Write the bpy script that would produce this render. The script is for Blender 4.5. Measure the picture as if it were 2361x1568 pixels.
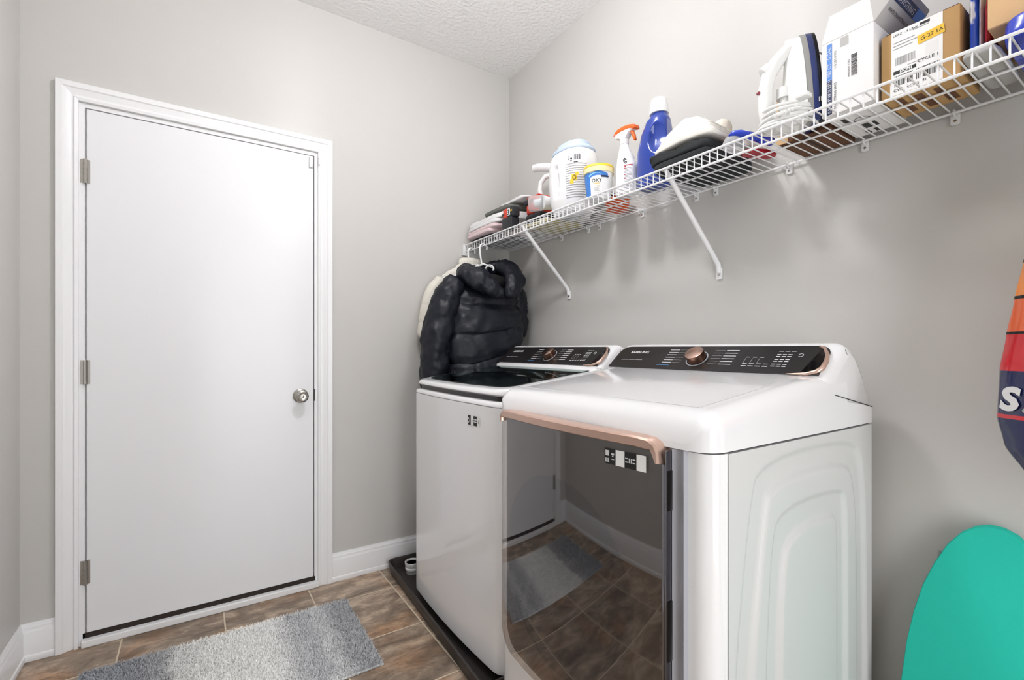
import bpy, bmesh, math, random
from mathutils import Vector, Matrix, noise
random.seed(7)
PI = math.pi
SC = bpy.context.scene
C = SC.collection
for o in list(bpy.data.objects): bpy.data.objects.remove(o)

# ------------------------------------------------------------------ camera
cam = bpy.data.cameras.new('camera'); camo = bpy.data.objects.new('camera', cam); C.objects.link(camo)
cam.sensor_width = 36.0; cam.lens = 36.0*1096.0/2361.0
cam.shift_y = 20.0/2361.0; cam.clip_start = 0.02
camo.location = (-1.566, -2.393, 1.123)
camo.rotation_euler = (PI/2, 0, -math.radians(33.55))
SC.camera = camo
# ------------------------------------------------------------------ world, light, exposure
w = bpy.data.worlds.new('world'); SC.world = w; w.use_nodes = True
w.node_tree.nodes['Background'].inputs[0].default_value = (0.9, 0.95, 1, 1)
w.node_tree.nodes['Background'].inputs[1].default_value = 0.4
SC.view_settings.view_transform = 'Standard'; SC.view_settings.look = 'None'
SC.view_settings.gamma = 1.0; SC.view_settings.use_curve_mapping = False
SC.view_settings.exposure = 1.08
LAMP = Vector((-1.02, -1.22, 2.74)); LAMP_STRENGTH = 44.0
dl = bpy.data.lights.new('doorway_fill', 'AREA'); dl.shape = 'RECTANGLE'; dl.size = 0.88; dl.size_y = 2.0  # added fill light, set in an unseen doorway behind the camera
dl.energy = 12.5; dl.color = (0.97, 0.985, 1.0)
dlo = bpy.data.objects.new('doorway_fill', dl); C.objects.link(dlo)
dlo.location = (-1.05, -3.52, 1.03); dlo.rotation_euler = (PI/2, 0, 0)

# ------------------------------------------------------------------ materials
def lin(c):
    if isinstance(c, str):
        c = [int(c[i:i+2], 16)/255 for i in (0, 2, 4)]
    return tuple(x/12.92 if x <= .04045 else ((x+.055)/1.055)**2.4 for x in c[:3])
M = {}
def mat(name, col, rough=.5, metal=0., spec=.5, coat=0., bump=None, var=None, trans=0., alpha=1., ior=1.45, sheen=0., aniso=0., coords='Object', emit=None):
    """bump=(scale,strength,detail) ; var=(scale, amount)"""
    m = bpy.data.materials.new(name); m.use_nodes = True; M[name] = m
    nt = m.node_tree; b = nt.nodes['Principled BSDF']
    rgb = lin(col)
    b.inputs['Base Color'].default_value = (*rgb, 1)
    b.inputs['Roughness'].default_value = rough; b.inputs['Metallic'].default_value = metal
    b.inputs['Specular IOR Level'].default_value = spec; b.inputs['IOR'].default_value = ior
    b.inputs['Coat Weight'].default_value = coat; b.inputs['Coat Roughness'].default_value = .06
    b.inputs['Transmission Weight'].default_value = trans; b.inputs['Alpha'].default_value = alpha
    b.inputs['Sheen Weight'].default_value = sheen
    if aniso:
        b.inputs['Anisotropic'].default_value = aniso
        tg = nt.nodes.new('ShaderNodeTangent'); tg.direction_type = 'RADIAL'; tg.axis = 'Z'; b.inputs['Anisotropic Rotation'].default_value = .25
        nt.links.new(tg.outputs[0], b.inputs['Tangent'])
    if emit:
        b.inputs['Emission Color'].default_value = (*lin(emit[0]), 1); b.inputs['Emission Strength'].default_value = emit[1]
    if bump or var:
        tc = nt.nodes.new('ShaderNodeTexCoord')
    if bump:
        n = nt.nodes.new('ShaderNodeTexNoise'); n.inputs['Scale'].default_value = bump[0]; n.inputs['Detail'].default_value = bump[2] if len(bump) > 2 else 3
        bn = nt.nodes.new('ShaderNodeBump'); bn.inputs['Strength'].default_value = bump[1]; bn.inputs['Distance'].default_value = .006 if name == 'ceiling' else .002
        nt.links.new(tc.outputs[coords], n.inputs['Vector']); nt.links.new(n.outputs['Fac'], bn.inputs['Height']); nt.links.new(bn.outputs[0], b.inputs['Normal'])
    if var:
        n = nt.nodes.new('ShaderNodeTexNoise'); n.inputs['Scale'].default_value = var[0]; n.inputs['Detail'].default_value = 4
        mx = nt.nodes.new('ShaderNodeMix'); mx.data_type = 'RGBA'
        mx.inputs['A'].default_value = (*[c*(1-var[1]) for c in rgb], 1); mx.inputs['B'].default_value = (*[min(1, c*(1+var[1])) for c in rgb], 1)
        nt.links.new(tc.outputs[coords], n.inputs['Vector']); nt.links.new(n.outputs['Fac'], mx.inputs['Factor']); nt.links.new(mx.outputs['Result'], b.inputs['Base Color'])
    return m

def ramp_mix(name, c1, c2, scale, pos):
    nt = M[name].node_tree; N = nt.nodes.new; tc = N('ShaderNodeTexCoord'); mp = N('ShaderNodeMapping'); mp.inputs['Scale'].default_value = (1, 1, .45); mp.inputs['Rotation'].default_value = (.6, 0, 0)
    n = N('ShaderNodeTexNoise'); n.inputs['Scale'].default_value = scale; n.inputs['Detail'].default_value = 3; r = N('ShaderNodeValToRGB')
    r.color_ramp.elements[0].position = pos-.02; r.color_ramp.elements[0].color = (*lin(c1), 1); r.color_ramp.elements[1].position = pos+.02; r.color_ramp.elements[1].color = (*lin(c2), 1)
    nt.links.new(tc.outputs['Object'], mp.inputs[0]); nt.links.new(mp.outputs[0], n.inputs['Vector']); nt.links.new(n.outputs['Fac'], r.inputs[0]); nt.links.new(r.outputs[0], nt.nodes['Principled BSDF'].inputs['Base Color'])
mat('wall', 'cccac6', .38, spec=.27, bump=(260, .06, 2), var=(1.2, .012), aniso=.8)
mat('ceiling', 'f6f5f4', .8, spec=.2, bump=(55, 1., 5))
mat('trim', 'f1f1f2', .3, bump=(60, .03))
mat('door_paint', 'ededef', .28, spec=.5, bump=(45, .015), aniso=.85)
mat('grout', 'd6c8b2', .9)
mat('nickel', 'b9b6b0', .22, 1.)
mat('steel_dark', '4b4a48', .4, 1.)
mat('rubber_dark', '2b211c', .7)
mat('sensor', 'e4e4e4', .4)
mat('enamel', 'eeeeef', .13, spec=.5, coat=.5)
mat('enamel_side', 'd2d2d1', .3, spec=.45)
mat('seam', '3c3b3a', .8)
mat('plastic_grey', 'a9a9b0', .4)
mat('chrome', '8f8f95', .12, 1.)
mat('rose_gold', 'd9b8a8', .3, .7)
mat('copper', 'cfae9f', .24, 1., bump=(500, .05))
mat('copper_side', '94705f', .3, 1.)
mat('panel_black', '221f1f', .3, spec=.6)
mat('panel_gloss', '120f0f', .08)
mat('print_white', 'dcdcdc', .5)
mat('print_grey', '9a9a9a', .5)
mat('print_black', '1e1e20', .5)
mat('print_blue', '4f86b8', .5)
mat('pan', '35302e', .45, bump=(90, .1))
mat('wire', 'f0f0f1', .32)
mat('clip', 'e6e6e6', .4)
mat('hanger', 'f4f4f4', .3)
mat('puffer_black', '131721', .48, spec=.45, bump=(45, .5, 6))
mat('puffer_seam', '0d0f14', .6)
mat('puffer_lining', '08090b', .7)
mat('puffer_cream', 'e4e0d5', .6, bump=(60, .2))
mat('towel_white', 'ececec', .95, bump=(900, .4), sheen=.3)
mat('towel_grey', 'b5b5b5', .95, bump=(900, .4))
mat('towel_pink', 'e5cdcf', .95, bump=(700, .5), sheen=.3)
mat('towel_olive', '6f716a', .95, bump=(500, .6))
mat('cloth_navy', '2a2a33', .9, bump=(300, .3))
mat('tool_red', 'd1412f', .35)
mat('tool_black', '24262b', .45)
mat('tool_yellow', 'd8a928', .4)
mat('plastic_white', 'f1f1f1', .25, spec=.5)
mat('plastic_clear', 'f2f4f6', .15, trans=.7, ior=1.15)
mat('lid_blue', 'c3d4ec', .3)
mat('label_pale', 'e9e9ee', .5)
mat('label_yellow', 'e9c834', .5)
mat('label_cream', 'f1e2ae', .5)
mat('label_blue', '3f7fd0', .4)
mat('label_skyblue', '8cc6e6', .4)
mat('label_navy', '24335a', .4)
mat('label_red', 'b54a56', .5)
mat('spray_orange', 'ee6a2a', .35)
mat('bottle_blue', '24409c', .16, spec=.6, coat=.4)
mat('bottle_lilac', '8287b4', .3)
mat('knit_white', 'eae7df', .95, bump=(420, .6))
mat('knit_black', '2c2f31', .95, bump=(75, 1., 6))
mat('pompom', 'eae3d6', 1., bump=(250, 1.))
mat('pot_orange', 'd9571f', .4, var=(18, .4))
mat('pack_yellow', 'c9bd8a', .6, var=(12, .35))
mat('plastic_blue', '1f3fc4', .22, coat=.4)
mat('plastic_red', 'b01122', .3)
mat('cardboard', 'c09a68', .85, var=(14, .08))
mat('cardboard_pale', 'd9b487', .85, var=(14, .05))
mat('cardboard_dark', '6b4a35', .9, var=(14, .1))
mat('box_white', 'ecebea', .6)
mat('box_grey', 'b9b8b6', .7)
mat('paper', 'f3f3f2', .6)
mat('sticker_yellow', 'f0c33c', .5)
mat('iron_white', 'eeeeec', .28)
mat('iron_grey', '9b9a97', .35)
mat('iron_blue', '1d2f6b', .15, coat=.5)
mat('iron_sole', '18181c', .2, .6)
mat('foil_blue', '2a55c8', .15, coat=.6, bump=(35, .9)); ramp_mix('foil_blue', '2a55c8', 'e4e8f2', 30., .54)
mat('foil_white', 'dfe3ee', .2, coat=.5, bump=(35, .9))
mat('maroon', '8c1226', .4)
mat('bag_yellow', 'd8d03a', .25, coat=.4)
mat('bag_orange', 'e0833a', .25, coat=.4)
mat('bag_redorange', 'da6238', .25, coat=.4)
mat('bag_red', 'c3232b', .25, coat=.4)
mat('bag_navy', '141b4a', .2, coat=.5, bump=(22, .7))
mat('bag_black', '17171a', .4)
mat('teal', '1fc0ab', .8, bump=(500, .15))
mat('board_grey', '9a9a9a', .5)
mat('diffuser', 'ffffff', .5, emit=('fdfcff', LAMP_STRENGTH))

def glassy(name, tint, ior, tcol):
    m = bpy.data.materials.new(name); m.use_nodes = True; M[name] = m; nt = m.node_tree
    nt.nodes.remove(nt.nodes['Principled BSDF']); out = nt.nodes['Material Output']
    gl = nt.nodes.new('ShaderNodeBsdfGlossy'); gl.inputs['Roughness'].default_value = .02; gl.inputs['Color'].default_value = (*tint, 1)
    tr = nt.nodes.new('ShaderNodeBsdfTransparent'); tr.inputs['Color'].default_value = (*tcol, 1)
    lw = nt.nodes.new('ShaderNodeLayerWeight'); lw.inputs['Blend'].default_value = .5
    pw_ = nt.nodes.new('ShaderNodeMath'); pw_.operation = 'POWER'; pw_.inputs[1].default_value = 5.; nt.links.new(lw.outputs['Facing'], pw_.inputs[0])
    fr = nt.nodes.new('ShaderNodeMath'); fr.operation = 'MULTIPLY_ADD'; fr.inputs[1].default_value = 1-ior; fr.inputs[2].default_value = ior; nt.links.new(pw_.outputs[0], fr.inputs[0])
    mx = nt.nodes.new('ShaderNodeMixShader')
    nt.links.new(fr.outputs[0], mx.inputs[0]); nt.links.new(tr.outputs[0], mx.inputs[1]); nt.links.new(gl.outputs[0], mx.inputs[2]); nt.links.new(mx.outputs[0], out.inputs[0])
glassy('dryer_glass', (.95, .95, .97), .125, (.80, .78, .76))
glassy('washer_glass', (.9, 1, .97), .055, (.45, .5, .49))
mat('glass_back', '5a524c', .8, var=(300, .08))
mat('glass_drum', '303136', .8, var=(300, .08))
mat('lid_under', '1d2a29', .6)

def tile_material():
    m = bpy.data.materials.new('slate_tile'); m.use_nodes = True; M['slate_tile'] = m
    nt = m.node_tree; N = nt.nodes.new; L = nt.links.new; b = nt.nodes['Principled BSDF']
    tc = N('ShaderNodeTexCoord'); oi = N('ShaderNodeObjectInfo')
    sc = N('ShaderNodeVectorMath'); sc.operation = 'SCALE'; sc.inputs['Scale'].default_value = 37.
    cb = N('ShaderNodeCombineXYZ'); L(oi.outputs['Random'], cb.inputs[0]); L(oi.outputs['Random'], cb.inputs[1]); L(cb.outputs[0], sc.inputs[0])
    ad = N('ShaderNodeVectorMath'); L(tc.outputs['Object'], ad.inputs[0]); L(sc.outputs[0], ad.inputs[1])
    mp = N('ShaderNodeMapping'); mp.inputs['Scale'].default_value = (4.2, 9.5, 1); mp.inputs['Rotation'].default_value = (0, 0, .25); L(ad.outputs[0], mp.inputs[0])
    n1 = N('ShaderNodeTexNoise'); n1.inputs['Scale'].default_value = 1.3; n1.inputs['Detail'].default_value = 12; n1.inputs['Roughness'].default_value = .72; n1.inputs['Distortion'].default_value = .5; L(mp.outputs[0], n1.inputs['Vector'])
    r = N('ShaderNodeValToRGB'); e = r.color_ramp.elements
    e[0].position = .3; e[0].color = (*lin('584a3d'), 1); e[1].position = .74; e[1].color = (*lin('dccfb9'), 1)
    for p, c in ((.41, '736456'), (.5, '8c7b6a'), (.57, 'a89684'), (.65, 'bfab93')):
        q = e.new(p); q.color = (*lin(c), 1)
    L(n1.outputs['Fac'], r.inputs[0])
    n2 = N('ShaderNodeTexNoise'); n2.inputs['Scale'].default_value = 5.; n2.inputs['Detail'].default_value = 3; L(ad.outputs[0], n2.inputs['Vector'])
    r2 = N('ShaderNodeValToRGB'); r2.color_ramp.elements[0].position = .5; r2.color_ramp.elements[1].position = .68
    L(n2.outputs['Fac'], r2.inputs[0])
    mx = N('ShaderNodeMix'); mx.data_type = 'RGBA'; mx.blend_type = 'MULTIPLY'; mx.inputs['B'].default_value = (*lin('f4dcc6'), 1)
    L(r2.outputs[0], mx.inputs['Factor']); L(r.outputs[0], mx.inputs['A'])
    hs = N('ShaderNodeHueSaturation'); L(mx.outputs['Result'], hs.inputs['Color'])
    mr = N('ShaderNodeMapRange'); mr.inputs['To Min'].default_value = .95; mr.inputs['To Max'].default_value = 1.4; L(oi.outputs['Random'], mr.inputs[0]); L(mr.outputs[0], hs.inputs['Value'])
    L(hs.outputs[0], b.inputs['Base Color'])
    b.inputs['Roughness'].default_value = .42
    bp = N('ShaderNodeBump'); bp.inputs['Strength'].default_value = .7; bp.inputs['Distance'].default_value = .006; L(n1.outputs['Fac'], bp.inputs['Height']); L(bp.outputs[0], b.inputs['Normal'])
tile_material()

def rug_material(name, dark):
    m = bpy.data.materials.new(name); m.use_nodes = True; M[name] = m
    nt = m.node_tree; N = nt.nodes.new; L = nt.links.new; b = nt.nodes['Principled BSDF']
    tc = N('ShaderNodeTexCoord'); sx = N('ShaderNodeSeparateXYZ'); L(tc.outputs['Object'], sx.inputs[0])
    ns = N('ShaderNodeTexNoise'); ns.inputs['Scale'].default_value = 14; L(tc.outputs['Object'], ns.inputs['Vector'])
    ma = N('ShaderNodeMath'); ma.operation = 'MULTIPLY_ADD'; ma.inputs[1].default_value = .06; ma.inputs[2].default_value = 0; L(ns.outputs['Fac'], ma.inputs[0])
    md = N('ShaderNodeMath'); L(sx.outputs[0], md.inputs[0]); L(ma.outputs[0], md.inputs[1])
    mr = N('ShaderNodeMapRange'); mr.inputs['From Min'].default_value = -.445; mr.inputs['From Max'].default_value = .475; L(md.outputs[0], mr.inputs[0])
    r = N('ShaderNodeValToRGB'); e = r.color_ramp.elements
    e[0].position = 0; e[0].color = (*lin('9b9fa5'), 1); e[1].position = 1; e[1].color = (*lin('b3b5b8'), 1)
    for p, c in ((.2, 'a4a7ac'), (.3, 'bbbcbd'), (.33, 'e4e4e2'), (.5, 'f2f2ef'), (.66, 'f4f4f2'), (.73, 'd4d5d6'), (.8, 'caccce'), (.84, 'dcdddd'), (.92, 'b6b8bb')):
        q = e.new(p); q.color = (*lin(c), 1)
    L(mr.outputs[0], r.inputs[0])
    n2 = N('ShaderNodeTexNoise'); n2.inputs['Scale'].default_value = 130; n2.inputs['Detail'].default_value = 2; L(tc.outputs['Object'], n2.inputs['Vector'])
    m2 = N('ShaderNodeMapRange'); m2.inputs['From Min'].default_value = .3; m2.inputs['From Max'].default_value = .7; m2.inputs['To Min'].default_value = dark; m2.inputs['To Max'].default_value = 1.4; L(n2.outputs['Fac'], m2.inputs[0])
    hs = N('ShaderNodeHueSaturation'); L(r.outputs[0], hs.inputs['Color']); L(m2.outputs[0], hs.inputs['Value']); L(hs.outputs[0], b.inputs['Base Color'])
    b.inputs['Roughness'].default_value = .9
rug_material('rug_pile', .95); rug_material('rug_base', .6)

# ------------------------------------------------------------------ helpers
OFF = {}
def thing(name, label, cat, loc=(0, 0, 0), group=None, kind=None):
    o = bpy.data.objects.new(name, None); C.objects.link(o); o.location = loc; o.empty_display_size = .05
    OFF[o.name] = Vector(loc)
    if label: o['label'] = label
    if cat: o['category'] = cat
    if group: o['group'] = group
    if kind: o['kind'] = kind
    return o
def tag(o, label=None, cat=None, group=None, kind=None):
    if label: o['label'] = label
    if cat: o['category'] = cat
    if group: o['group'] = group
    if kind: o['kind'] = kind
    return o
class MB:
    def __init__(s): s.v = []; s.f = []; s.m = []
    def add(s, v, f, mi=0):
        k = len(s.v); s.v += [tuple(p) for p in v]; s.f += [tuple(i+k for i in q) for q in f]; s.m += [mi]*len(f); return s
    def box(s, x0, x1, y0, y1, z0, z1, mi=0):
        v = [(x, y, z) for x in (x0, x1) for y in (y0, y1) for z in (z0, z1)]
        return s.add(v, [(0, 1, 3, 2), (4, 6, 7, 5), (0, 4, 5, 1), (2, 3, 7, 6), (0, 2, 6, 4), (1, 5, 7, 3)], mi)
    def rings(s, R, caps=True, closed=False, mi=0):
        n = len(R[0]); v = [p for r in R for p in r]; f = []
        m = len(R)
        for i in range(m if closed else m-1):
            a = i*n; b = ((i+1) % m)*n
            for j in range(n):
                k = (j+1) % n; f.append((a+j, a+k, b+k, b+j))
        if caps and not closed: f.append(tuple(range(n-1, -1, -1))); f.append(tuple((m-1)*n+j for j in range(n)))
        return s.add(v, f, mi)
    def tube(s, path, r, n=8, closed=False, mi=0, squash=None):
        P = [Vector(p) for p in path]; m = len(P); R = []
        rr = r if isinstance(r, (list, tuple)) else [r]*m
        T = []
        for i in range(m):
            a = P[(i-1) % m] if (closed or i > 0) else P[i]; b = P[(i+1) % m] if (closed or i < m-1) else P[i]
            T.append((b-a).normalized())
        up = Vector((0, 0, 1)) if abs(T[0].z) < .9 else Vector((1, 0, 0))
        nrm = (up - T[0]*up.dot(T[0])).normalized()
        for i in range(m):
            nrm = (nrm - T[i]*nrm.dot(T[i])).normalized(); bn = T[i].cross(nrm)
            R.append([P[i]+nrm*math.cos(2*PI*j/n)*rr[i]*(squash or 1)+bn*math.sin(2*PI*j/n)*rr[i] for j in range(n)])
        return s.rings(R, not closed, closed, mi)
    def prism(s, pts, a, b, axis, mi=0):
        """pts 2D in the other two axes (cyclic order x,y,z minus axis)"""
        def mk(p, t):
            return {'x': (t, p[0], p[1]), 'y': (p[0], t, p[1]), 'z': (p[0], p[1], t)}[axis]
        return s.rings([[mk(p, a) for p in pts], [mk(p, b) for p in pts]], True, False, mi)
    def grid(s, fn, nu, nv, mi=0):
        v = [fn(i/nu, j/nv) for i in range(nu+1) for j in range(nv+1)]
        f = [(i*(nv+1)+j, (i+1)*(nv+1)+j, (i+1)*(nv+1)+j+1, i*(nv+1)+j+1) for i in range(nu) for j in range(nv)]
        return s.add(v, f, mi)
    def sphere(s, c, r, nu=20, nv=12, mi=0):
        c = Vector(c); r = Vector(r if isinstance(r, (tuple, list)) else (r, r, r)); R = []
        for j in range(nv+1):
            t = PI*(j+.02)/(nv+.04); R.append([(c.x+r.x*math.sin(t)*math.cos(2*PI*i/nu), c.y+r.y*math.sin(t)*math.sin(2*PI*i/nu), c.z-r.z*math.cos(t)) for i in range(nu)])
        return s.rings(R, True, False, mi)
    def obj(s, name, m, parent=None, smooth=35, bevel=0, seg=2, fixn=True, world=True):
        me = bpy.data.meshes.new(name); me.from_pydata(s.v, [], s.f)
        mats = m if isinstance(m, (list, tuple)) else [m]
        for q in mats: me.materials.append(M[q])
        if len(mats) > 1:
            for p, k in zip(me.polygons, s.m): p.material_index = k
        o = bpy.data.objects.new(name, me); C.objects.link(o)
        bm = bmesh.new(); bm.from_mesh(me)
        if fixn: bmesh.ops.recalc_face_normals(bm, faces=bm.faces)
        if bevel:
            ed = [e for e in bm.edges if len(e.link_faces) == 2 and e.calc_face_angle() > .6]
            bmesh.ops.bevel(bm, geom=ed, offset=bevel, segments=seg, affect='EDGES', profile=.5, clamp_overlap=True)
        off = Vector((0, 0, 0))
        if parent and world:
            off = OFF[parent.name]; bmesh.ops.translate(bm, verts=bm.verts, vec=-off)
        elif not parent and bm.verts:
            # origin at the base centre of the thing
            xs = [v.co.x for v in bm.verts]; ys = [v.co.y for v in bm.verts]; zs = [v.co.z for v in bm.verts]
            off = Vector(((min(xs)+max(xs))/2, (min(ys)+max(ys))/2, min(zs)))
            bmesh.ops.translate(bm, verts=bm.verts, vec=-off); o.location = off
        OFF[o.name] = off
        bm.to_mesh(me); bm.free()
        if smooth:
            for p in me.polygons: p.use_smooth = True
            me.set_sharp_from_angle(angle=math.radians(smooth))
        if parent: o.parent = parent
        return o
def B(x0, x1, y0, y1, z0, z1): return MB().box(min(x0, x1), max(x0, x1), min(y0, y1), max(y0, y1), min(z0, z1), max(z0, z1))
def se(t, rx, ry, e=2.0):
    c, s_ = math.cos(t), math.sin(t)
    return rx*math.copysign(abs(c)**(2/e), c), ry*math.copysign(abs(s_)**(2/e), s_)
def lerp_table(tab, z):
    if z <= tab[0][0]: return tab[0][1:]
    for a, b in zip(tab, tab[1:]):
        if z <= b[0]:
            t = (z-a[0])/(b[0]-a[0]); t2 = t*t*(3-2*t)*.5+t*.5
            return tuple(p+(q-p)*t2 for p, q in zip(a[1:], b[1:]))
    return tab[-1][1:]
class Loft:
    """vertical loft: table of (z, cx, cy, rx, ry, exponent), turned by rot about z"""
    def __init__(s, tab, rot=0.): s.tab = tab; s.rot = rot; s.c0 = Vector((tab[0][1], tab[0][2], 0))
    def pt(s, phi, z, d=0.):
        cx, cy, rx, ry, e = lerp_table(s.tab, z)
        x, y = se(phi-s.rot, rx+d, ry+d, e)
        cr, sr = math.cos(s.rot), math.sin(s.rot)
        return (cx+x*cr-y*sr, cy+x*sr+y*cr, z)
    def mb(s, n=40, m=30, mi=0, zs=None):
        z0, z1 = s.tab[0][0], s.tab[-1][0]
        zs = zs or [z0+(z1-z0)*k/m for k in range(m+1)]
        return MB().rings([[s.pt(2*PI*i/n, z) for i in range(n)] for z in zs], True, False, mi)
    def patch(s, p0, p1, z0, z1, d=.0006, nu=14, nv=10, mb=None, mi=0):
        mb = mb or MB()
        return mb.grid(lambda u, v: s.pt(math.radians(p0+(p1-p0)*u), z0+(z1-z0)*v, d), nu, nv, mi)
def text(s, size, org, xd, yd, m, parent, name='lettering', shear=0., align='LEFT', bold=0.):
    cu = bpy.data.curves.new('t', 'FONT'); cu.body = s; cu.size = size; cu.extrude = 0; cu.shear = shear; cu.align_x = align; cu.offset = bold; cu.resolution_u = 2
    to = bpy.data.objects.new('t', cu); C.objects.link(to)
    me = bpy.data.meshes.new_from_object(to.evaluated_get(bpy.context.evaluated_depsgraph_get()))
    bpy.data.objects.remove(to); bpy.data.curves.remove(cu)
    xd = Vector(xd).normalized(); yd = Vector(yd).normalized(); n = xd.cross(yd); org = Vector(org)-OFF[parent.name]
    for v in me.vertices: v.co = org+xd*v.co.x+yd*v.co.y
    me.name = name; me.materials.clear(); me.materials.append(M[m])
    o = bpy.data.objects.new(name, me); C.objects.link(o); o.parent = parent; OFF[o.name] = OFF[parent.name]
    return o
def rects(R, org, xd, yd, m, parent, name='print', d=0.0):
    """flat printed marks: rectangles (u0,v0,u1,v1) on a plane"""
    xd = Vector(xd).normalized(); yd = Vector(yd).normalized(); n = xd.cross(yd); org = Vector(org)
    mb = MB()
    for (a, b, c, e) in R:
        mb.add([org+xd*p+yd*q+n*d for p, q in ((a, b), (c, b), (c, e), (a, e))], [(0, 1, 2, 3)])
    o = mb.obj(name, m, parent, smooth=0, fixn=False)
    if len(R) > 1: o['kind'] = 'stuff'
    return o
def barcode(u0, v0, wd, ht, seed, vertical=True):
    r = random.Random(seed); out = []; t = 0
    while t < wd:
        b = r.choice((.0008, .0012, .002)); 
        out.append((u0+t, v0, min(u0+t+b, u0+wd), v0+ht) if vertical else (u0, v0+t, u0+ht, min(v0+t+b, v0+wd))); t += b+r.choice((.0008, .0014))
    return out
def sweep(path, prof, plane_n, closed=False):
    """mitred sweep: path points lie in one plane with normal plane_n; prof = (a outward in plane, b along normal)"""
    P = [Vector(p) for p in path]; n = Vector(plane_n); R = []
    for i in range(len(P)):
        d1 = (P[i]-P[i-1]).normalized() if i > 0 else (P[1]-P[0]).normalized()
        d2 = (P[i+1]-P[i]).normalized() if i < len(P)-1 else d1
        o1 = d1.cross(n); o2 = d2.cross(n); o = (o1+o2)
        o = o/ (o.dot(o1)) if o.length > 1e-6 else o1
        R.append([P[i]+o*a+n*b for a, b in prof])
    return R
def fbm(p, s=1., o=3):
    v = Vector(p)*s; return noise.fractal(v, 1.0, 2.0, o)

# ------------------------------------------------------------------ room
XL, YB, H = -2.095, -3.45, 2.742
f = B(XL-.1, .1, YB-.1, .1, -.06, -.0012).obj('floor', 'grout', smooth=0); f['kind'] = 'structure'
px, py = .3375, .347
tile_me = {}
xs = sorted({0.0, XL} | {-.795-.3375*k for k in range(-2, 4) if XL+.02 < -.795-.3375*k < -.02})
ys = sorted({0.0, YB} | {-.212-.347*k for k in range(0, 10) if YB+.02 < -.212-.347*k})
for i in range(len(xs)-1):
    for j in range(len(ys)-1):
        a, b_, c, d = xs[i]+.0025, xs[i+1]-.0025, ys[j]+.0025, ys[j+1]-.0025
        key = (round(b_-a, 4), round(d-c, 4))
        cx, cy = (a+b_)/2, (c+d)/2
        if key not in tile_me:
            o = B(a, b_, c, d, -.006, 0).obj('tile', 'slate_tile', None, smooth=0, bevel=.0015, seg=1); tile_me[key] = o.data
        else:
            o = bpy.data.objects.new('tile', tile_me[key]); C.objects.link(o); o.location = (cx, cy, -.006)
        o.parent = f; o.location = Vector(o.location)-Vector(f.location)
def struct(mb, name, m, **k): o = mb.obj(name, m, None, **k); o['kind'] = 'structure'; return o
DX0, DX1, DZ = -1.937, -1.086, 2.052
wb = MB().box(XL-.1, DX0, 0, .12, 0, H).box(DX1, .1, 0, .12, 0, H).box(DX0, DX1, 0, .12, DZ, H)
struct(wb, 'wall_back', 'wall', smooth=0)
struct(B(0, .1, YB-.1, 0, 0, H), 'wall_right', 'wall', smooth=0)
struct(B(XL-.1, XL, YB-.1, 0, 0, H), 'wall_left', 'wall', smooth=0)
wf = MB().box(XL, -1.5, YB-.1, YB, 0, H).box(-.6, 0, YB-.1, YB, 0, H).box(-1.5, -.6, YB-.1, YB, 2.05, H)
struct(wf, 'wall_front', 'wall', smooth=0)
struct(B(XL-.1, .1, YB-.1, .12, H, H+.06), 'ceiling', 'ceiling', smooth=0)
# baseboards
bp = [(0, 0), (.016, 0), (.018, .012), (.016, .02), (.0125, .023), (.0125, .1), (.011, .106), (.009, .110), (.009, .119), (.006, .124), (.004, .134), (0, .134)]
def bboard(name, path):
    R = sweep(path, [(a, b) for a, b in bp], (0, 0, 1)); o = MB().rings(R).obj(name, 'trim', None, smooth=30); o['kind'] = 'structure'
bboard('baseboard_left', [(-2.0, -.0005, 0), (XL+.0005, -.0005, 0), (XL+.0005, YB+.01, 0)][::-1])
bboard('baseboard_back', [(-1.0235, -.0005, 0), (-.0005, -.0005, 0)])
bboard('baseboard_right', [(-.0005, -.03, 0), (-.0005, YB+.01, 0)])
# door casing (mitred, three boards) and jamb
cp = [(0, 0), (0, .012), (.010, .015), (.014, .008), (.022, .0085), (.032, .014), (.040, .016), (.044, .020), (.062, .021), (.063, .019), (.063, 0)]
path = [(DX0+.001, -.0004, 0), (DX0+.001, -.0004, DZ+.002), (DX1-.001, -.0004, DZ+.002), (DX1-.001, -.0004, 0)]
R = sweep(path, [(-a, b) for a, b in cp], (0, -1, 0))
tr = thing('trim_1', None, None, (-1.5, 0, 0), kind='structure')
for k in range(3): MB().rings(R[k:k+2]).obj('casing', 'trim', tr, smooth=30)
jm = MB().box(DX0, DX0+.018, 0, .12, 0, DZ).box(DX1-.016, DX1, 0, .12, 0, DZ).box(DX0+.018, DX1-.016, 0, .12, DZ-.016, DZ)
jm.obj('jamb', 'trim', tr, smooth=0)
B(DX0, DX1, .06, .12, .05, DZ).obj('door_stop', 'rubber_dark', tr, smooth=0)
B(-1.927, -1.087, -.026, .1, 0, .026).obj('threshold', 'trim', tr, smooth=20, bevel=.004)
B(DX0+.012, DX1-.012, .0, .05, .026, .046).obj('door_sweep', 'rubber_dark', tr, smooth=0)
d = thing('door_1', None, None, (-1.51, .02, .04), kind='structure')
slab = B(-1.915, -1.1055, .0015, .042, .044, 2.033).obj('slab', 'door_paint', d, smooth=20, bevel=.002)
for z in (1.794, 1.034, .276):
    h = MB().tube([(-1.918, -.0045, z-.045), (-1.918, -.0045, z+.045)], .0058, 10)
    for k in range(6): h.tube([(-1.918, -.0045, z-.045+k*.018-.0006), (-1.918, -.0045, z-.045+k*.018+.0006)], .0066, 10)
    h.box(-1.932, -1.918, -.0008, .0004, z-.045, z+.045); h.box(-1.918, -1.904, -.0002, .0016, z-.045, z+.045)
    h.obj('hinge', 'nickel', d)
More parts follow.
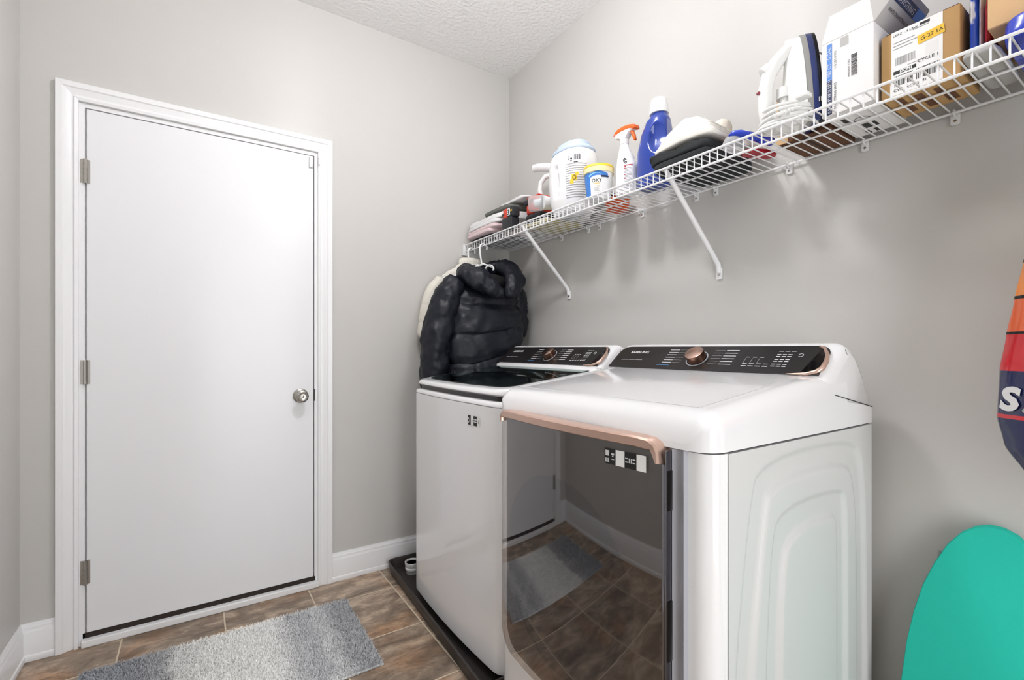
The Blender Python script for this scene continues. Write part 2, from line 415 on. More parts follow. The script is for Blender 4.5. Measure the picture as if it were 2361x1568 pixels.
kx, kz = -1.163, .904
def lathe_y(prof, cx, cz, n=32):
    return MB().rings([[(cx+r*math.cos(2*PI*i/n), y, cz+r*math.sin(2*PI*i/n)) for i in range(n)] for y, r in prof])
kn = lathe_y([(.001, .033), (-.004, .033), (-.008, .029), (-.010, .014), (-.022, .0125), (-.030, .016), (-.036, .0245), (-.044, .0275), (-.053, .0265), (-.057, .021), (-.0575, .0185), (-.056, .016), (-.056, .0075)], kx, kz).obj('knob', 'nickel', d, smooth=40)
lk = lathe_y([(-.055, .0075), (-.0585, .0075), (-.059, .006)], kx, kz, 20).obj('lock_plug', 'nickel', kn)
B(kx-.0008, kx+.0008, -.0596, -.0588, kz-.0042, kz+.0042).obj('keyhole', 'print_black', kn, smooth=0)
B(-1.1035, -1.098, -.0015, .003, kz-.028, kz+.028).obj('latch_plate', 'steel_dark', d, smooth=0, bevel=.001)
s1 = B(-1.1265, -1.1085, -.010, .0015, 1.976, 2.026).obj('door_sensor', 'sensor', None, bevel=.003, seg=3)
tag(s1, 'small white rounded contact sensor stuck to the top corner of the door slab', 'sensor')
s2 = B(-1.0885, -1.0805, -.024, -.011, 1.99, 2.028).obj('sensor_magnet', 'sensor', None, bevel=.002, seg=3)
tag(s2, 'narrow white magnet strip on the door casing beside the contact sensor', 'sensor')
# ceiling lamp
lt = thing('ceiling_lamp', 'round ceiling lamp with short stem and glowing white glass bowl', 'lamp', LAMP)
MB().rings([[(LAMP.x+r*math.cos(2*PI*i/36), LAMP.y+r*math.sin(2*PI*i/36), z) for i in range(36)] for z, r in ((H-.001, .135), (H-.02, .14), (H-.028, .13))]).obj('base_plate', 'nickel', lt)
MB().tube([(LAMP.x, LAMP.y, H-.026), (LAMP.x, LAMP.y, H-.132)], .012, 14).obj('stem', 'nickel', lt)
MB().rings([[(LAMP.x+r*math.cos(2*PI*i/36), LAMP.y+r*math.sin(2*PI*i/36), z) for i in range(36)] for z, r in ((H-.13, .06), (H-.15, .092), (H-.185, .105), (H-.22, .098), (H-.245, .072), (H-.258, .04), (H-.261, .01))]).obj('glass_bowl', 'diffuser', lt)

# ------------------------------------------------------------------ appliances
def column_panel(y0, y1, zt, zb, xf, thick, ny=60, nz=12):
    """panel standing across y with its own top/bottom edge and a curved front"""
    ys_ = [y0+(y1-y0)*(.5-.5*math.cos(PI*k/ny)) for k in range(ny+1)]
    mb = MB(); R = []
    for y in ys_:
        a, b_ = zb(y), zt(y)
        ring = [(xf(y), y, a+(b_-a)*k/nz) for k in range(nz+1)]+[(xf(y)+thick, y, b_-(b_-a)*k/nz) for k in range(nz+1)]
        R.append(ring)
    return mb.rings(R)
def rr_edges(y0, y1, z0, z1, rt, rb):
    def zt(y):
        d_ = min(y-y0, y1-y)
        return z1 if d_ >= rt else z1-rt+math.sqrt(max(0, rt*rt-(rt-d_)**2))
    def zb(y):
        d_ = min(y-y0, y1-y)
        return z0 if d_ >= rb else z0+rb-math.sqrt(max(0, rb*rb-(rb-d_)**2))
    return zt, zb
def rounded_plan(x0, x1, y0, y1, rf, rb, bulge=0., n=8, nf=16):
    """plan outline; front is x0 (towards the room)"""
    P = []
    ya, yb = min(y0, y1), max(y0, y1)
    for k in range(n+1):
        t = PI+PI/2*k/n; P.append((x0+rf+rf*math.cos(t), ya+rf+rf*math.sin(t)))
    for k in range(n+1):
        t = -PI/2+PI/2*k/n; P.append((x1-rb+rb*math.cos(t), ya+rb+rb*math.sin(t)))
    for k in range(n+1):
        t = PI/2*k/n; P.append((x1-rb+rb*math.cos(t), yb-rb+rb*math.sin(t)))
    for k in range(n+1):
        t = PI/2+PI/2*k/n; P.append((x0+rf+rf*math.cos(t), yb-rf+rf*math.sin(t)))
    for k in range(1, nf):
        P.append((x0, yb-rf+(ya+rf-yb+rf)*k/nf))
    if bulge:
        h = (yb-ya)/2; c = (ya+yb)/2
        P = [(x-bulge*max(0, 1-((y-c)/h)**2)*max(0, min(1, (x1-x)/(x1-x0))) if x < (x0+x1)/2 else x, y) for x, y in P]
    return P
def poly_sd(P, x, z):
    d_ = 1e9; ins = False; n = len(P)
    for i in range(n):
        x1, z1 = P[i]; x2, z2 = P[(i+1) % n]
        ex, ez = x2-x1, z2-z1; t = max(0, min(1, ((x-x1)*ex+(z-z1)*ez)/(ex*ex+ez*ez)))
        d_ = min(d_, math.hypot(x-x1-ex*t, z-z1-ez*t))
        if (z1 > z) != (z2 > z) and x < (x2-x1)*(z-z1)/(z2-z1)+x1: ins = not ins
    return -d_ if ins else d_
def smooth_poly(P, it=2):
    for _ in range(it):
        Q = []
        for i in range(len(P)):
            a = P[i]; b_ = P[(i+1) % len(P)]
            Q += [(a[0]*.75+b_[0]*.25, a[1]*.75+b_[1]*.25), (a[0]*.25+b_[0]*.75, a[1]*.25+b_[1]*.75)]
        P = Q
    return P
SLOPE = (1.055-1.0)/(.74-.30)
def deck_z(x, z0=1.0): return z0+(x+.74)*SLOPE

def console(root, y0, y1, ky, kr, seedp):
    """sloped control console along the back; y0 < y1"""
    prof = [(-.335, 1.015), (-.31, 1.047), (-.300, 1.056), (-.215, 1.126), (-.205, 1.134), (-.19, 1.138), (-.175, 1.137), (-.145, 1.122), (-.115, 1.098), (-.09, 1.066), (-.068, 1.03), (-.055, .995), (-.05, .96), (-.05, .93), (-.30, .93), (-.335, .98)]
    n = 24; R = []
    # side ends rounded in: rings along y shrink towards the ends
    for k in range(n+1):
        t = k/n; y = y0+(y1-y0)*t
        R.append((y, 0))
    ends = [(0, .030), (.004, .016), (.012, .006), (.024, .001), (.04, 0)]
    ring = []
    def sec(y, ins):
        out = []
        for (x, z) in prof:
            zz = z-ins*max(0, min(1, (z-.965)/.05))
            xx = x+ins*.8 if x < -.2 and z > 1.02 else (x-ins*.3 if x > -.12 and z > .99 else x)
            out.append((xx, y, max(zz, .93)))
        return out
    R = [sec(y0+a, b_) for a, b_ in ends]+[sec(y1-a, b_) for a, b_ in ends[::-1]]
    MB().rings(R).obj('console', 'enamel', root, smooth=50)
    # control panel lying on the slope
    A = Vector((-.302, 0, 1.056)); Bv = Vector((-.213, 0, 1.1295)); sd = (Bv-A).normalized(); L_ = (Bv-A).length
    nv = Vector((0, 1, 0)).cross(sd); 
    if nv.x > 0: nv = -nv
    def on_panel(y, s_, d_=.0): 
        p = A+sd*s_+nv*d_; return Vector((p.x, y, p.z))
    def strip(outline, d0, d1, nm, mt, bev=0.0):
        return MB().rings([[on_panel(y, s_, d0) for y, s_ in outline], [on_panel(y, s_, d1) for y, s_ in outline]]).obj(nm, mt, root, smooth=30, bevel=bev, seg=2)
    ya, yb = y0+.018, y1-.018
    def outl(ya, yb, s0, s1, rt):
        P = [(ya, s0), (yb, s0)]
        for k in range(9):
            t = PI/2*k/8; P.append((yb-rt+rt*math.cos(t), s1-rt+rt*math.sin(t)))
        for k in range(9):
            t = PI/2+PI/2*k/8; P.append((ya+rt+rt*math.cos(t), s1-rt+rt*math.sin(t)))
        return P
    strip(outl(ya, yb, .001, L_-.002, .035), .0, .003, 'control_panel', 'panel_black')
    strip([(ya+.002, .003), (ya+.045, .003), (ya+.022, L_-.006), (ya+.02, L_-.012), (ya+.004, L_-.045)], .003, .0034, 'panel_end', 'panel_gloss')
    # rose gold end trim, wrapping the right end
    tp = [(ya+.075, -.001), (ya+.03, .002), (ya+.008, .010), (ya-.001, .024), (ya-.002, .05), (ya+.003, .075), (ya+.018, L_-.014), (ya+.034, L_-.004)]
    MB().tube([on_panel(y, s_, .004) for y, s_ in tp], [.001, .004, .006, .0065, .006, .005, .004, .002], 8).obj('end_trim', 'rose_gold', root, smooth=60)
    X = Vector((0, -1, 0)); U = sd
    def at(y, s_): return on_panel(y, s_, .0036)
    def mk(R_, nm, m_): return rects(R_, at(0, 0), X, U, m_, root, nm)
    text('SAMSUNG', .0175, at(y1-.075, L_-.04), X, U, 'print_white', root, bold=.0006)
    r = random.Random(seedp)
    def mark(y, s_, wd, ht=.0028): return (-y, s_, -y+wd, s_+ht)
    marks = [mark(y1-.055, .040, .03, .0014), mark(y1-.088, .040, .03, .0014), mark(y1-.121, .040, .03, .0014)]
    for k in range(6):
        marks.append(mark(ky+.122, .030+k*.0125, .036)); marks.append(mark(ky-.082, .028+k*.0125, .040)) 
        marks.append((-(ky+.083), .0312+k*.0125, -(ky+.083)+.030, .0318+k*.0125)); marks.append((-(ky-.045), .0292+k*.0125, -(ky-.045)+.033, .0298+k*.0125))
    wide = (ky-.15)-(ya+.09); 
    for c in range(4):
        yy = ky-.155-c*wide*.16
        marks += [mark(yy, .024, wide*.12, .003), mark(yy, .034, wide*.11, .002)]
        if c < 3: marks += [mark(yy, .062, wide*.09, .0022)]+[(-yy, .040+q*.004, -yy+.0016, .0416+q*.004) for q in range(5)]
    for c in range(3):
        for q in range(3):
            yy = ky-.155-wide*.66-c*wide*.115
            marks += [mark(yy, .026+q*.020, wide*.085, .0032), mark(yy, .034+q*.020, wide*.085, .0032)]
    for c in range(3): marks += [mark(ky-.155-wide*(.66+.13*c), .088, wide*.10, .0014)]
    mk(marks, 'print', 'print_white')
    mk([(-(ky+.135), .0165, -(ky+.135)+.05, .0188)], 'print', 'print_blue')
    # power ring
    cy_, cs = ya+.066, .074
    MB().tube([on_panel(cy_+.006*math.cos(t*.35), cs+.006*math.sin(t*.35), .0036) for t in range(1, 17)], .0007, 5).obj('power_mark', 'print_white', root)
    # knob
    def disc(rad, d0, d1, nm, mt, par, n=40, bev=0.):
        c = (ky, .052)
        return MB().rings([[on_panel(c[0]+rad*math.cos(2*PI*i/n), c[1]+rad*math.sin(2*PI*i/n), q) for i in range(n)] for q in (d0, d1)]).obj(nm, mt, par, smooth=40, bevel=bev, seg=2)
    rg = disc(kr*1.22, .003, .0045, 'knob_ring', 'plastic_grey', root)
    disc(kr*1.10, .0045, .005, 'knob_gap', 'panel_gloss', rg)
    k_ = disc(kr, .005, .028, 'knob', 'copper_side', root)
    disc(kr*.99, .028, .0295, 'knob_face', 'copper', k_, bev=.001)
    return on_panel

def sticker(root, org, xd, yd, parts):
    """row of small squares: list of (width, material)"""
    u = 0
    for wd, ht, m_ in parts:
        rects([(u, 0, u+wd, ht)], org, xd, yd, m_, root, 'sticker', d=.0004); u += wd+.0006

# ---- dryer
DY0, DY1, DXF, DXB = -1.862, -1.108, -.762, -.05
dr = thing('dryer', 'large white front-loading dryer with dark glass door and rose gold door trim', 'dryer', (-.41, -1.485, 0))
pl = rounded_plan(DXF, DXB, DY0+.001, DY1, .04, .008)
pl = [(x, y+.012*max(0, min(1, (x+.716)/.02))) if y < -1.6 else (x, y) for x, y in pl]
pl = sum([[p]+([(-.716, DY0+.001), (-.690, DY0+.013)] if p[0] < -.715 and q[0] > -.1 and p[1] < -1.8 else []) for p, q in zip(pl, pl[1:]+pl[:1])], [])
MB().prism(pl, .035, .921, 'z').obj('cabinet', 'enamel', dr, smooth=30)
MB().prism(rounded_plan(DXF+.03, DXB, DY0+.03, DY1-.03, .02, .008), .0, .035, 'z').obj('plinth', 'panel_black', dr, smooth=30)
MB().prism(rounded_plan(DXF+.004, DXB, DY0+.006, DY1-.004, .04, .008), .921, .9245, 'z').obj('seam_line', 'seam', dr, smooth=30)
# embossed side panel (height field)
E1 = smooth_poly([(-.165, .893), (-.60, .893), (-.64, .80), (-.70, .40), (-.72, -.2), (-.085, -.2), (-.095, .60), (-.11, .82)])
E2 = smooth_poly([(-.20, .842), (-.56, .842), (-.585, .77), (-.645, .40), (-.66, -.2), (-.135, -.2), (-.142, .58), (-.155, .77)])
E3 = smooth_poly([(-.235, .778), (-.525, .778), (-.556, .70), (-.58, .40), (-.59, -.2), (-.205, -.2), (-.205, .6), (-.21, .74)])
E4 = smooth_poly([(-.262, .722), (-.485, .718), (-.515, .63), (-.525, .40), (-.53, -.2), (-.252, -.2), (-.252, .5), (-.255, .68)])
def emb(x, z):
    def st(P):
        d_ = poly_sd(P, x, z); t = max(0, min(1, .5-d_/.013)); return t*t*(3-2*t)
    return -.008*st(E1)+.008*st(E2)-.008*st(E3)+.008*st(E4)
sx0, sx1, sz0, sz1 = -.716, -.056, .04, .9205
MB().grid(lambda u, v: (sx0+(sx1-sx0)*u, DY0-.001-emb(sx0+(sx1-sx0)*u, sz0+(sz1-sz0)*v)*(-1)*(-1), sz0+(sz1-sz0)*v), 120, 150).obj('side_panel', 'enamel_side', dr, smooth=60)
MB().tube([(-.717, DY0+.001, .04), (-.717, DY0+.001, .92)], .0016, 6).obj('panel_edge', 'enamel', dr)
# top cover: sloped deck with rounded shoulders
def top_cover(root, y0, y1, xf, xb, zlow, nm, m_):
    nx, ny = 44, 60
    def fn(u, v):
        x = xf+(xb-xf)*u; y = y0+(y1-y0)*v
        return x, y
    R = []
    rs, rf = .045, .055
    vs = [y0+(y1-y0)*k/ny for k in range(ny+1)]
    sec_n = 0
    for k in range(nx+1):
        u = k/nx; x = xf+(xb-xf)*(u*u*.5+u*.5)
        zt = deck_z(x)
        df = x-xf
        if df < rf: zt -= (rf-math.sqrt(max(0, rf*rf-(rf-df)**2)))*1.05
        r_ = min(rs, max(.004, zt-zlow-.002))
        row = [(x, y0, zlow)]
        m = 8
        for q in range(m+1):
            t = PI/2*q/m; row.append((x, y0+.04*(1-math.cos(t))*r_/rs, zt-r_+r_*math.sin(t)))
        row.append((x, (y0+y1)/2, zt+.001))
        for q in range(m, -1, -1):
            t = PI/2*q/m; row.append((x, y1-.04*(1-math.cos(t))*r_/rs, zt-r_+r_*math.sin(t)))
        row.append((x, y1, zlow)); R.append(row)
    # soften the front corners in plan
    for k, row in enumerate(R):
        x = row[0][0]; d_ = x-xf; rc = .05
        ins = rc-math.sqrt(max(0, rc*rc-(rc-d_)**2)) if d_ < rc else 0
        R[k] = [(p[0], min(max(p[1], y0+ins), y1-ins), p[2]) for p in row]
    return MB().rings(R).obj(nm, m_, root, smooth=40)
top_cover(dr, DY0, DY1, DXF-.012, -.20, .9245, 'top_cover', 'enamel')
# faint inset outline on the deck
ip = [(-.30, DY0+.062), (-.716, DY0+.062), (-.716, DY1-.05), (-.30, DY1-.05)]
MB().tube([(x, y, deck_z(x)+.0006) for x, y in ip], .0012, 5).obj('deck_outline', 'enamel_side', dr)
MB().prism([(-.30, .9245), (-.05, .9245), (-.05, .97), (-.30, 1.0)], DY0+.001, DY1-.001, 'y').obj('rear_cover', 'enamel', dr, smooth=20)
MB().tube([(-.27, DY0-.0002, 1.01), (-.05, DY0-.0002, .967)], .0013, 5).obj('seam_line', 'seam', dr)
console(dr, DY0+.004, DY1-.004, -1.475, .029, 3)
# door
gy0, gy1, gz0, gz1 = -1.770, -1.170, .228, .925
gc, gh = (gy0+gy1)/2, (gy1-gy0)/2
bul = lambda y, k=.018: -k*(1-((y-gc)/gh)**2)
zt, zb = rr_edges(gy0, gy1, gz0, gz1, .03, .065)
dd = MB()
zt2, zb2 = rr_edges(gy0+.004, gy1-.004, gz0+.004, gz1-.004, .03, .13)
door = column_panel(gy0, gy1, zt, zb, lambda y: DXF-.012+bul(y), .012).obj('door', 'glass_back', dr, smooth=40)
column_panel(gy0, gy1, zt, zb, lambda y: DXF-.030+bul(y), .004).obj('door_glass', 'dryer_glass', door, smooth=40)
zt3, zb3 = rr_edges(-1.685, -1.180, .285, .79, .2525, .2525)
column_panel(-1.685, -1.180, zt3, zb3, lambda y: DXF-.0135+bul(y), .001).obj('door_window', 'glass_drum', door, smooth=40)
trim = [(gy1-.003, .905), (gy1-.003, .916), (gy1-.008, .932), (gy1-.025, .9405), (gy1-.06, .942)]
trim += [(gy1-.06+(gy0-gy1+.12)*k/12, .942) for k in range(1, 12)]
trim += [(gy0+.06, .942), (gy0+.03, .9395), (gy0+.014, .931), (gy0+.006, .916), (gy0+.004, .893)]
R = []
for i, (y, z) in enumerate(trim):
    a = trim[max(0, i-1)]; b_ = trim[min(len(trim)-1, i+1)]
    t = Vector((b_[0]-a[0], b_[1]-a[1])).normalized(); nn = Vector((t.y, -t.x))   # towards the door centre
    if nn.dot(Vector((gc-y, .5-z))) < 0: nn = -nn
    w_ = .024 if 3 <= i <= len(trim)-4 else (.012 if i in (0, len(trim)-1) else .020)
    if i in (0, 1): w_ = .006
    xf = DXF-.030+bul(y)-.010
    R.append([(xf+.040, y, z), (xf+.004, y, z), (xf, y+nn.x*.004, z+nn.y*.004), (xf+.002, y+nn.x*(w_-.003), z+nn.y*(w_-.003)), (xf+.006, y+nn.x*w_, z+nn.y*w_), (xf+.040, y+nn.x*w_, z+nn.y*w_)])
MB().rings(R).obj('door_trim', 'rose_gold', door, smooth=40)
e0 = DXF-.034+bul(gy0)
MB().box(e0, e0+.034, gy0-.0045, gy0+.0, .25, .893).obj('edge_trim', 'chrome', door, bevel=.002)
MB().box(e0+.004, e0+.034, gy0-.0075, gy0-.0048, .25, .92).obj('edge_trim', 'chrome', door, bevel=.001)
for z0, z1 in ((.80, .88), (.50, .62)): B(e0+.006, e0+.022, gy0-.0095, gy0-.0070, z0, z1).obj('hinge_cover', 'panel_gloss', door, bevel=.001)
column_panel(gy0-.036, gy0-.0085, lambda y: .9225, lambda y: .1, lambda y: DXF-.016+.010*math.cos((y-gy0+.022)/.0138*1.3), .03, 12, 4).obj('door_frame', 'plastic_grey', dr, smooth=50)
# sticker at the top of the glass (white squares, code itself left out)
xs_ = DXF-.0306+bul(-1.66)
sl = Vector((-(bul(-1.70)-bul(-1.60)), -.1*1, 0)); sl = Vector((bul(-1.732)-bul(-1.622), -.11, 0))
sticker(dr, (DXF-.0308+bul(-1.622), -1.622, .868), sl, (0, 0, 1), [(.016, .034, 'print_black'), (.014, .034, 'print_black'), (.024, .034, 'paper'), (.030, .034, 'print_black'), (.024, .034, 'paper')])
so = Vector((DXF-.0308+bul(-1.622), -1.622, .868))
icons = [(.003, .018, .013, .030), (.003, .004, .006, .013), (.009, .004, .012, .013), (.0195, .021, .0275, .025), (.0215, .017, .0255, .020), (.0195, .011, .0275, .0125)]
icons += [(.0575, .012, .0655, .0145), (.0575, .0195, .0655, .022), (.067, .012, .0695, .022), (.072, .012, .0745, .022), (.0765, .012, .084, .0145), (.0765, .0195, .084, .022)]
rects(icons, so, sl, (0, 0, 1), 'print_white', dr, 'sticker_icons', d=.0008)

# ---- washer
WY0, WY1, WXF, WXB = -1.092, -.335, -.742, -.05
ws = thing('washer', 'tall white top-loading washer with dark glass lid, standing in black drain pan', 'washer', (-.4, -.71, .012))
pw = rounded_plan(WXF, WXB, WY0, WY1, .05, .008, bulge=.016)
MB().prism(pw, .05, .926, 'z').obj('cabinet', 'enamel', ws, smooth=40)
for (x, y) in ((-.68, -1.03), (-.68, -.4), (-.1, -1.03), (-.1, -.4)):
    MB().tube([(x, y, .012), (x, y, .052)], .022, 14).obj('foot', 'rubber_dark', ws)
MB().prism(rounded_plan(WXF+.003, WXB, WY0+.003, WY1-.003, .05, .008, bulge=.016), .926, .929, 'z').obj('seam_line', 'plastic_grey', ws, smooth=40)
R = []
for z, ins in ((.929, 0), (.938, .001), (.944, .006), (.946, .02)):
    R.append([(x, y, z) for x, y in rounded_plan(WXF+ins, WXB, WY0+ins, WY1-ins, .05, .008, bulge=.016)])
MB().rings(R).obj('top_frame', 'enamel', ws, smooth=50)
MB().prism(rounded_plan(WXF+.022, -.29, WY0+.012, WY1-.012, .05, .01, bulge=.014), .946, .962, 'z').obj('lid_gasket', 'panel_black', ws, smooth=40)
# lid: white frame wedge that rises with the deck, black glass inset
def slant(P, dz, z0=.984): return [(x, y, deck_z(x, z0)+dz) for x, y in P]
lidP = rounded_plan(WXF+.008, -.305, WY0+.006, WY1-.006, .06, .008, bulge=.016)
lid = MB().rings([[(x, y, .962) for x, y in rounded_plan(WXF+.018, -.305, WY0+.012, WY1-.012, .055, .008, bulge=.016)], [(x, y, .968) for x, y in lidP], slant(lidP, -.010), slant(rounded_plan(WXF+.016, -.305, WY0+.012, WY1-.012, .055, .008, bulge=.016), -.001), slant(rounded_plan(WXF+.03, -.305, WY0+.028, WY1-.028, .05, .008, bulge=.016), 0)]).obj('lid', 'enamel', ws, smooth=50)
gp = rounded_plan(WXF+.050, -.309, WY0+.050, WY1-.050, .05, .006, bulge=.016)
MB().rings([slant(gp, .0004), slant(gp, .0008)]).obj('lid_backing', 'lid_under', lid, smooth=40)
MB().rings([slant(gp, .0022), slant(gp, .0034)]).obj('lid_glass', 'washer_glass', lid, smooth=40)
MB().prism([(-.305, .946), (-.05, .946), (-.05, .97), (-.305, 1.05)], WY0+.004, WY1-.004, 'y').obj('rear_cover', 'enamel', ws, smooth=20)
console(ws, WY0+.006, WY1-.006, -.735, .029, 5)
yy = -.84
h = (WY1-WY0)/2; cw = (WY0+WY1)/2
wfx = lambda y: WXF-.016*(1-((y-cw)/h)**2)
sd_ = Vector((wfx(-.985)-wfx(-.885), -.1, 0))
so = Vector((wfx(-.885)-.0012, -.885, .852))
sticker(ws, so, sd_, (0, 0, 1), [(.020, .034, 'print_black'), (.017, .034, 'paper'), (.024, .034, 'print_black'), (.017, .034, 'paper')])
rects([(.004, .018, .009, .026), (.011, .010, .016, .018), (.004, .006, .008, .012), (.041, .012, .060, .016), (.041, .020, .060, .024)], so, sd_, (0, 0, 1), 'print_white', ws, 'sticker_icons', d=.0008)
rects([(.0275, .010, .031, .020), (.070, .010, .074, .022)], so, sd_, (0, 0, 1), 'print_grey', ws, 'sticker_icons', d=.0008)

# ---- drain pan
pn = thing('drain_pan', 'shallow black plastic drain pan under the washer', 'pan', (-.41, -.575, 0))
def rrect(x0, x1, y0, y1, r, n=5):
    P = []
    for cx, cy, a in ((x1-r, y1-r, 0), (x0+r, y1-r, PI/2), (x0+r, y0+r, PI), (x1-r, y0+r, 1.5*PI)):
        for k in range(n+1): t = a+PI/2*k/n; P.append((cx+r*math.cos(t), cy+r*math.sin(t)))
    return P
def pring(ins, z):
    return [(x-.06*(y+.035)*-1*-1 if False else x+.045*(y+.5)*(1 if x < -.4 else 0), y, z) for x, y in rrect(-.79+ins, -.03-ins, -1.098+ins, -.045-ins, max(.004, .04-ins))]
MB().rings([pring(.012, .0), pring(0, .052), pring(0, .058), pring(.004, .060), pring(.009, .058), pring(.012, .052), pring(.022, .011), pring(.18, .0108)]).obj('tray', 'pan', pn, smooth=45)
cp_ = thing('round_cap', 'small round ribbed white plastic cap sitting in the drain pan corner', 'cap', (-.672, -.15, .011))
MB().rings([[(-.672+r*math.cos(2*PI*i/32), -.15+r*math.sin(2*PI*i/32), z) for i in range(32)] for z, r in ((.011, .030), (.03, .034), (.032, .036), (.04, .036), (.042, .034), (.05, .034), (.052, .037), (.066, .038), (.068, .036), (.067, .033), (.060, .032))]).obj('rim', 'plastic_white', cp_, smooth=40)
MB().rings([[(-.672+r*math.cos(2*PI*i/32), -.15+r*math.sin(2*PI*i/32), z) for i in range(32)] for z, r in ((.056, .0315), (.060, .0315))]).obj('disc', 'plastic_white', cp_, smooth=40)

# ---- rug
rg = thing('rug', 'shaggy grey rug with pale middle and darker banded ends before the door', 'rug', (-1.455, -.478, 0))
B(-1.9, -1.012, -.737, -.221, .0004, .008).obj('backing', 'rug_base', rg, smooth=0, bevel=.002)
mb = MB(); rr_ = random.Random(4)
for _ in range(42000):
    x = rr_.uniform(-1.897, -1.014); y = rr_.uniform(-.735, -.223); a = rr_.uniform(0, 2*PI); l = rr_.uniform(.006, .013); hh = rr_.uniform(.006, .013); w2 = .0011
    ca, sa = math.cos(a), math.sin(a)
    mb.v += [(x-sa*w2, y+ca*w2, .0075), (x+sa*w2, y-ca*w2, .0075), (x+ca*l*.5+sa*w2*.8, y+sa*l*.5-ca*w2*.8, .0075+hh*.75), (x+ca*l*.5-sa*w2*.8, y+sa*l*.5+ca*w2*.8, .0075+hh*.75), (x+ca*l, y+sa*l, .0075+hh)]
    k = len(mb.v)-5; mb.f += [(k, k+1, k+2, k+3), (k+3, k+2, k+4)]; mb.m += [0, 0]
po = mb.obj('pile', 'rug_pile', rg, smooth=0, fixn=False); po['kind'] = 'stuff'
# ------------------------------------------------------------------ wire shelf
SZ = 1.707; SX = -.305; SEND = -2.62
sh = thing('wire_shelf', 'long white ventilated wire shelf carried by slanted brackets on the side wall', 'shelf', (-.15, -1.3, 1.39))
wire = MB().tube([(-.006, 0, SZ), (-.16, 0, SZ), (SX+.004, 0, SZ), (SX+.0005, 0, SZ-.0012), (SX, 0, SZ-.005), (SX, 0, SZ-.039)], .0019, 7)
me0 = None; k = 0; y = -.018
while y > SEND:
    if me0 is None:
        o = MB(); o.v = [(p[0], p[1]+y, p[2]) for p in wire.v]; o.f = wire.f; o.m = wire.m
        o = o.obj('deck_wire', 'wire', sh, smooth=60); me0 = o.data; y_first = y
    else:
        o = bpy.data.objects.new('deck_wire', me0); C.objects.link(o); o.parent = sh; o.location = (0, y-y_first, 0)
    y -= .0259; k += 1
MB().tube([(SX-.004, -.004, SZ-.003), (SX-.004, SEND, SZ-.003)], .0036, 8).obj('front_rail', 'wire', sh)
MB().tube([(SX+.003, -.004, SZ-.039), (SX+.003, SEND, SZ-.039)], .0036, 8).obj('front_rail', 'wire', sh)
MB().tube([(-.155, -.02, SZ-.0045), (-.155, SEND, SZ-.0045)], .0029, 8).obj('middle_rail', 'wire', sh)
MB().tube([(-.014, -.02, SZ-.0045), (-.014, SEND, SZ-.0045)], .0034, 8).obj('wall_rail', 'wire', sh)
for y in (-.556, -1.383, -2.205):
    p0 = Vector((SX+.004, y, SZ-.001)); p1 = Vector((-.012, y, 1.425))
    br = MB().tube([p0, p0+(p1-p0)*.12, p0+(p1-p0)*.9, p1, (-.006, y, 1.405), (-.0045, y, 1.395)], [.007, .009, .009, .0095, .010, .010], 10)
    o = br.obj('bracket', 'wire', sh, smooth=50)
    MB().prism(rrect(y-.0115, y+.0115, 1.372, 1.412, .004), -.007, -.001, 'x').obj('foot_plate', 'wire', o, bevel=.001)
    MB().tube([(-.0085, y, 1.387), (-.0068, y, 1.387)], .0035, 10).obj('screw', 'nickel', o)
for y in (-.26, -.50, -.70, -.775, -1.03, -1.29, -1.37, -1.625, -1.83, -2.02, -2.36):
    o = MB().prism(rrect(y-.009, y+.009, SZ-.032, SZ+.004, .004), -.0075, -.001, 'x').obj('wall_clip', 'clip', sh, bevel=.001)
    MB().tube([(-.0065, y, SZ-.001), (-.018, y, SZ+.001), (-.0205, y, SZ-.005), (-.016, y, SZ-.010), (-.0065, y, SZ-.012)], .0028, 7).obj('hook', 'clip', o)
    MB().tube([(-.0085, y, SZ-.022), (-.007, y, SZ-.022)], .0032, 9).obj('screw', 'nickel', o)
MB().prism([(SX-.016, SZ-.060), (SX+.012, SZ-.064), (SX+.02, SZ-.03), (SX+.02, SZ+.003), (SX-.016, SZ+.003)], -.022, -.001, 'y').obj('end_bracket', 'clip', sh, bevel=.002)
TOP = SZ+.0022

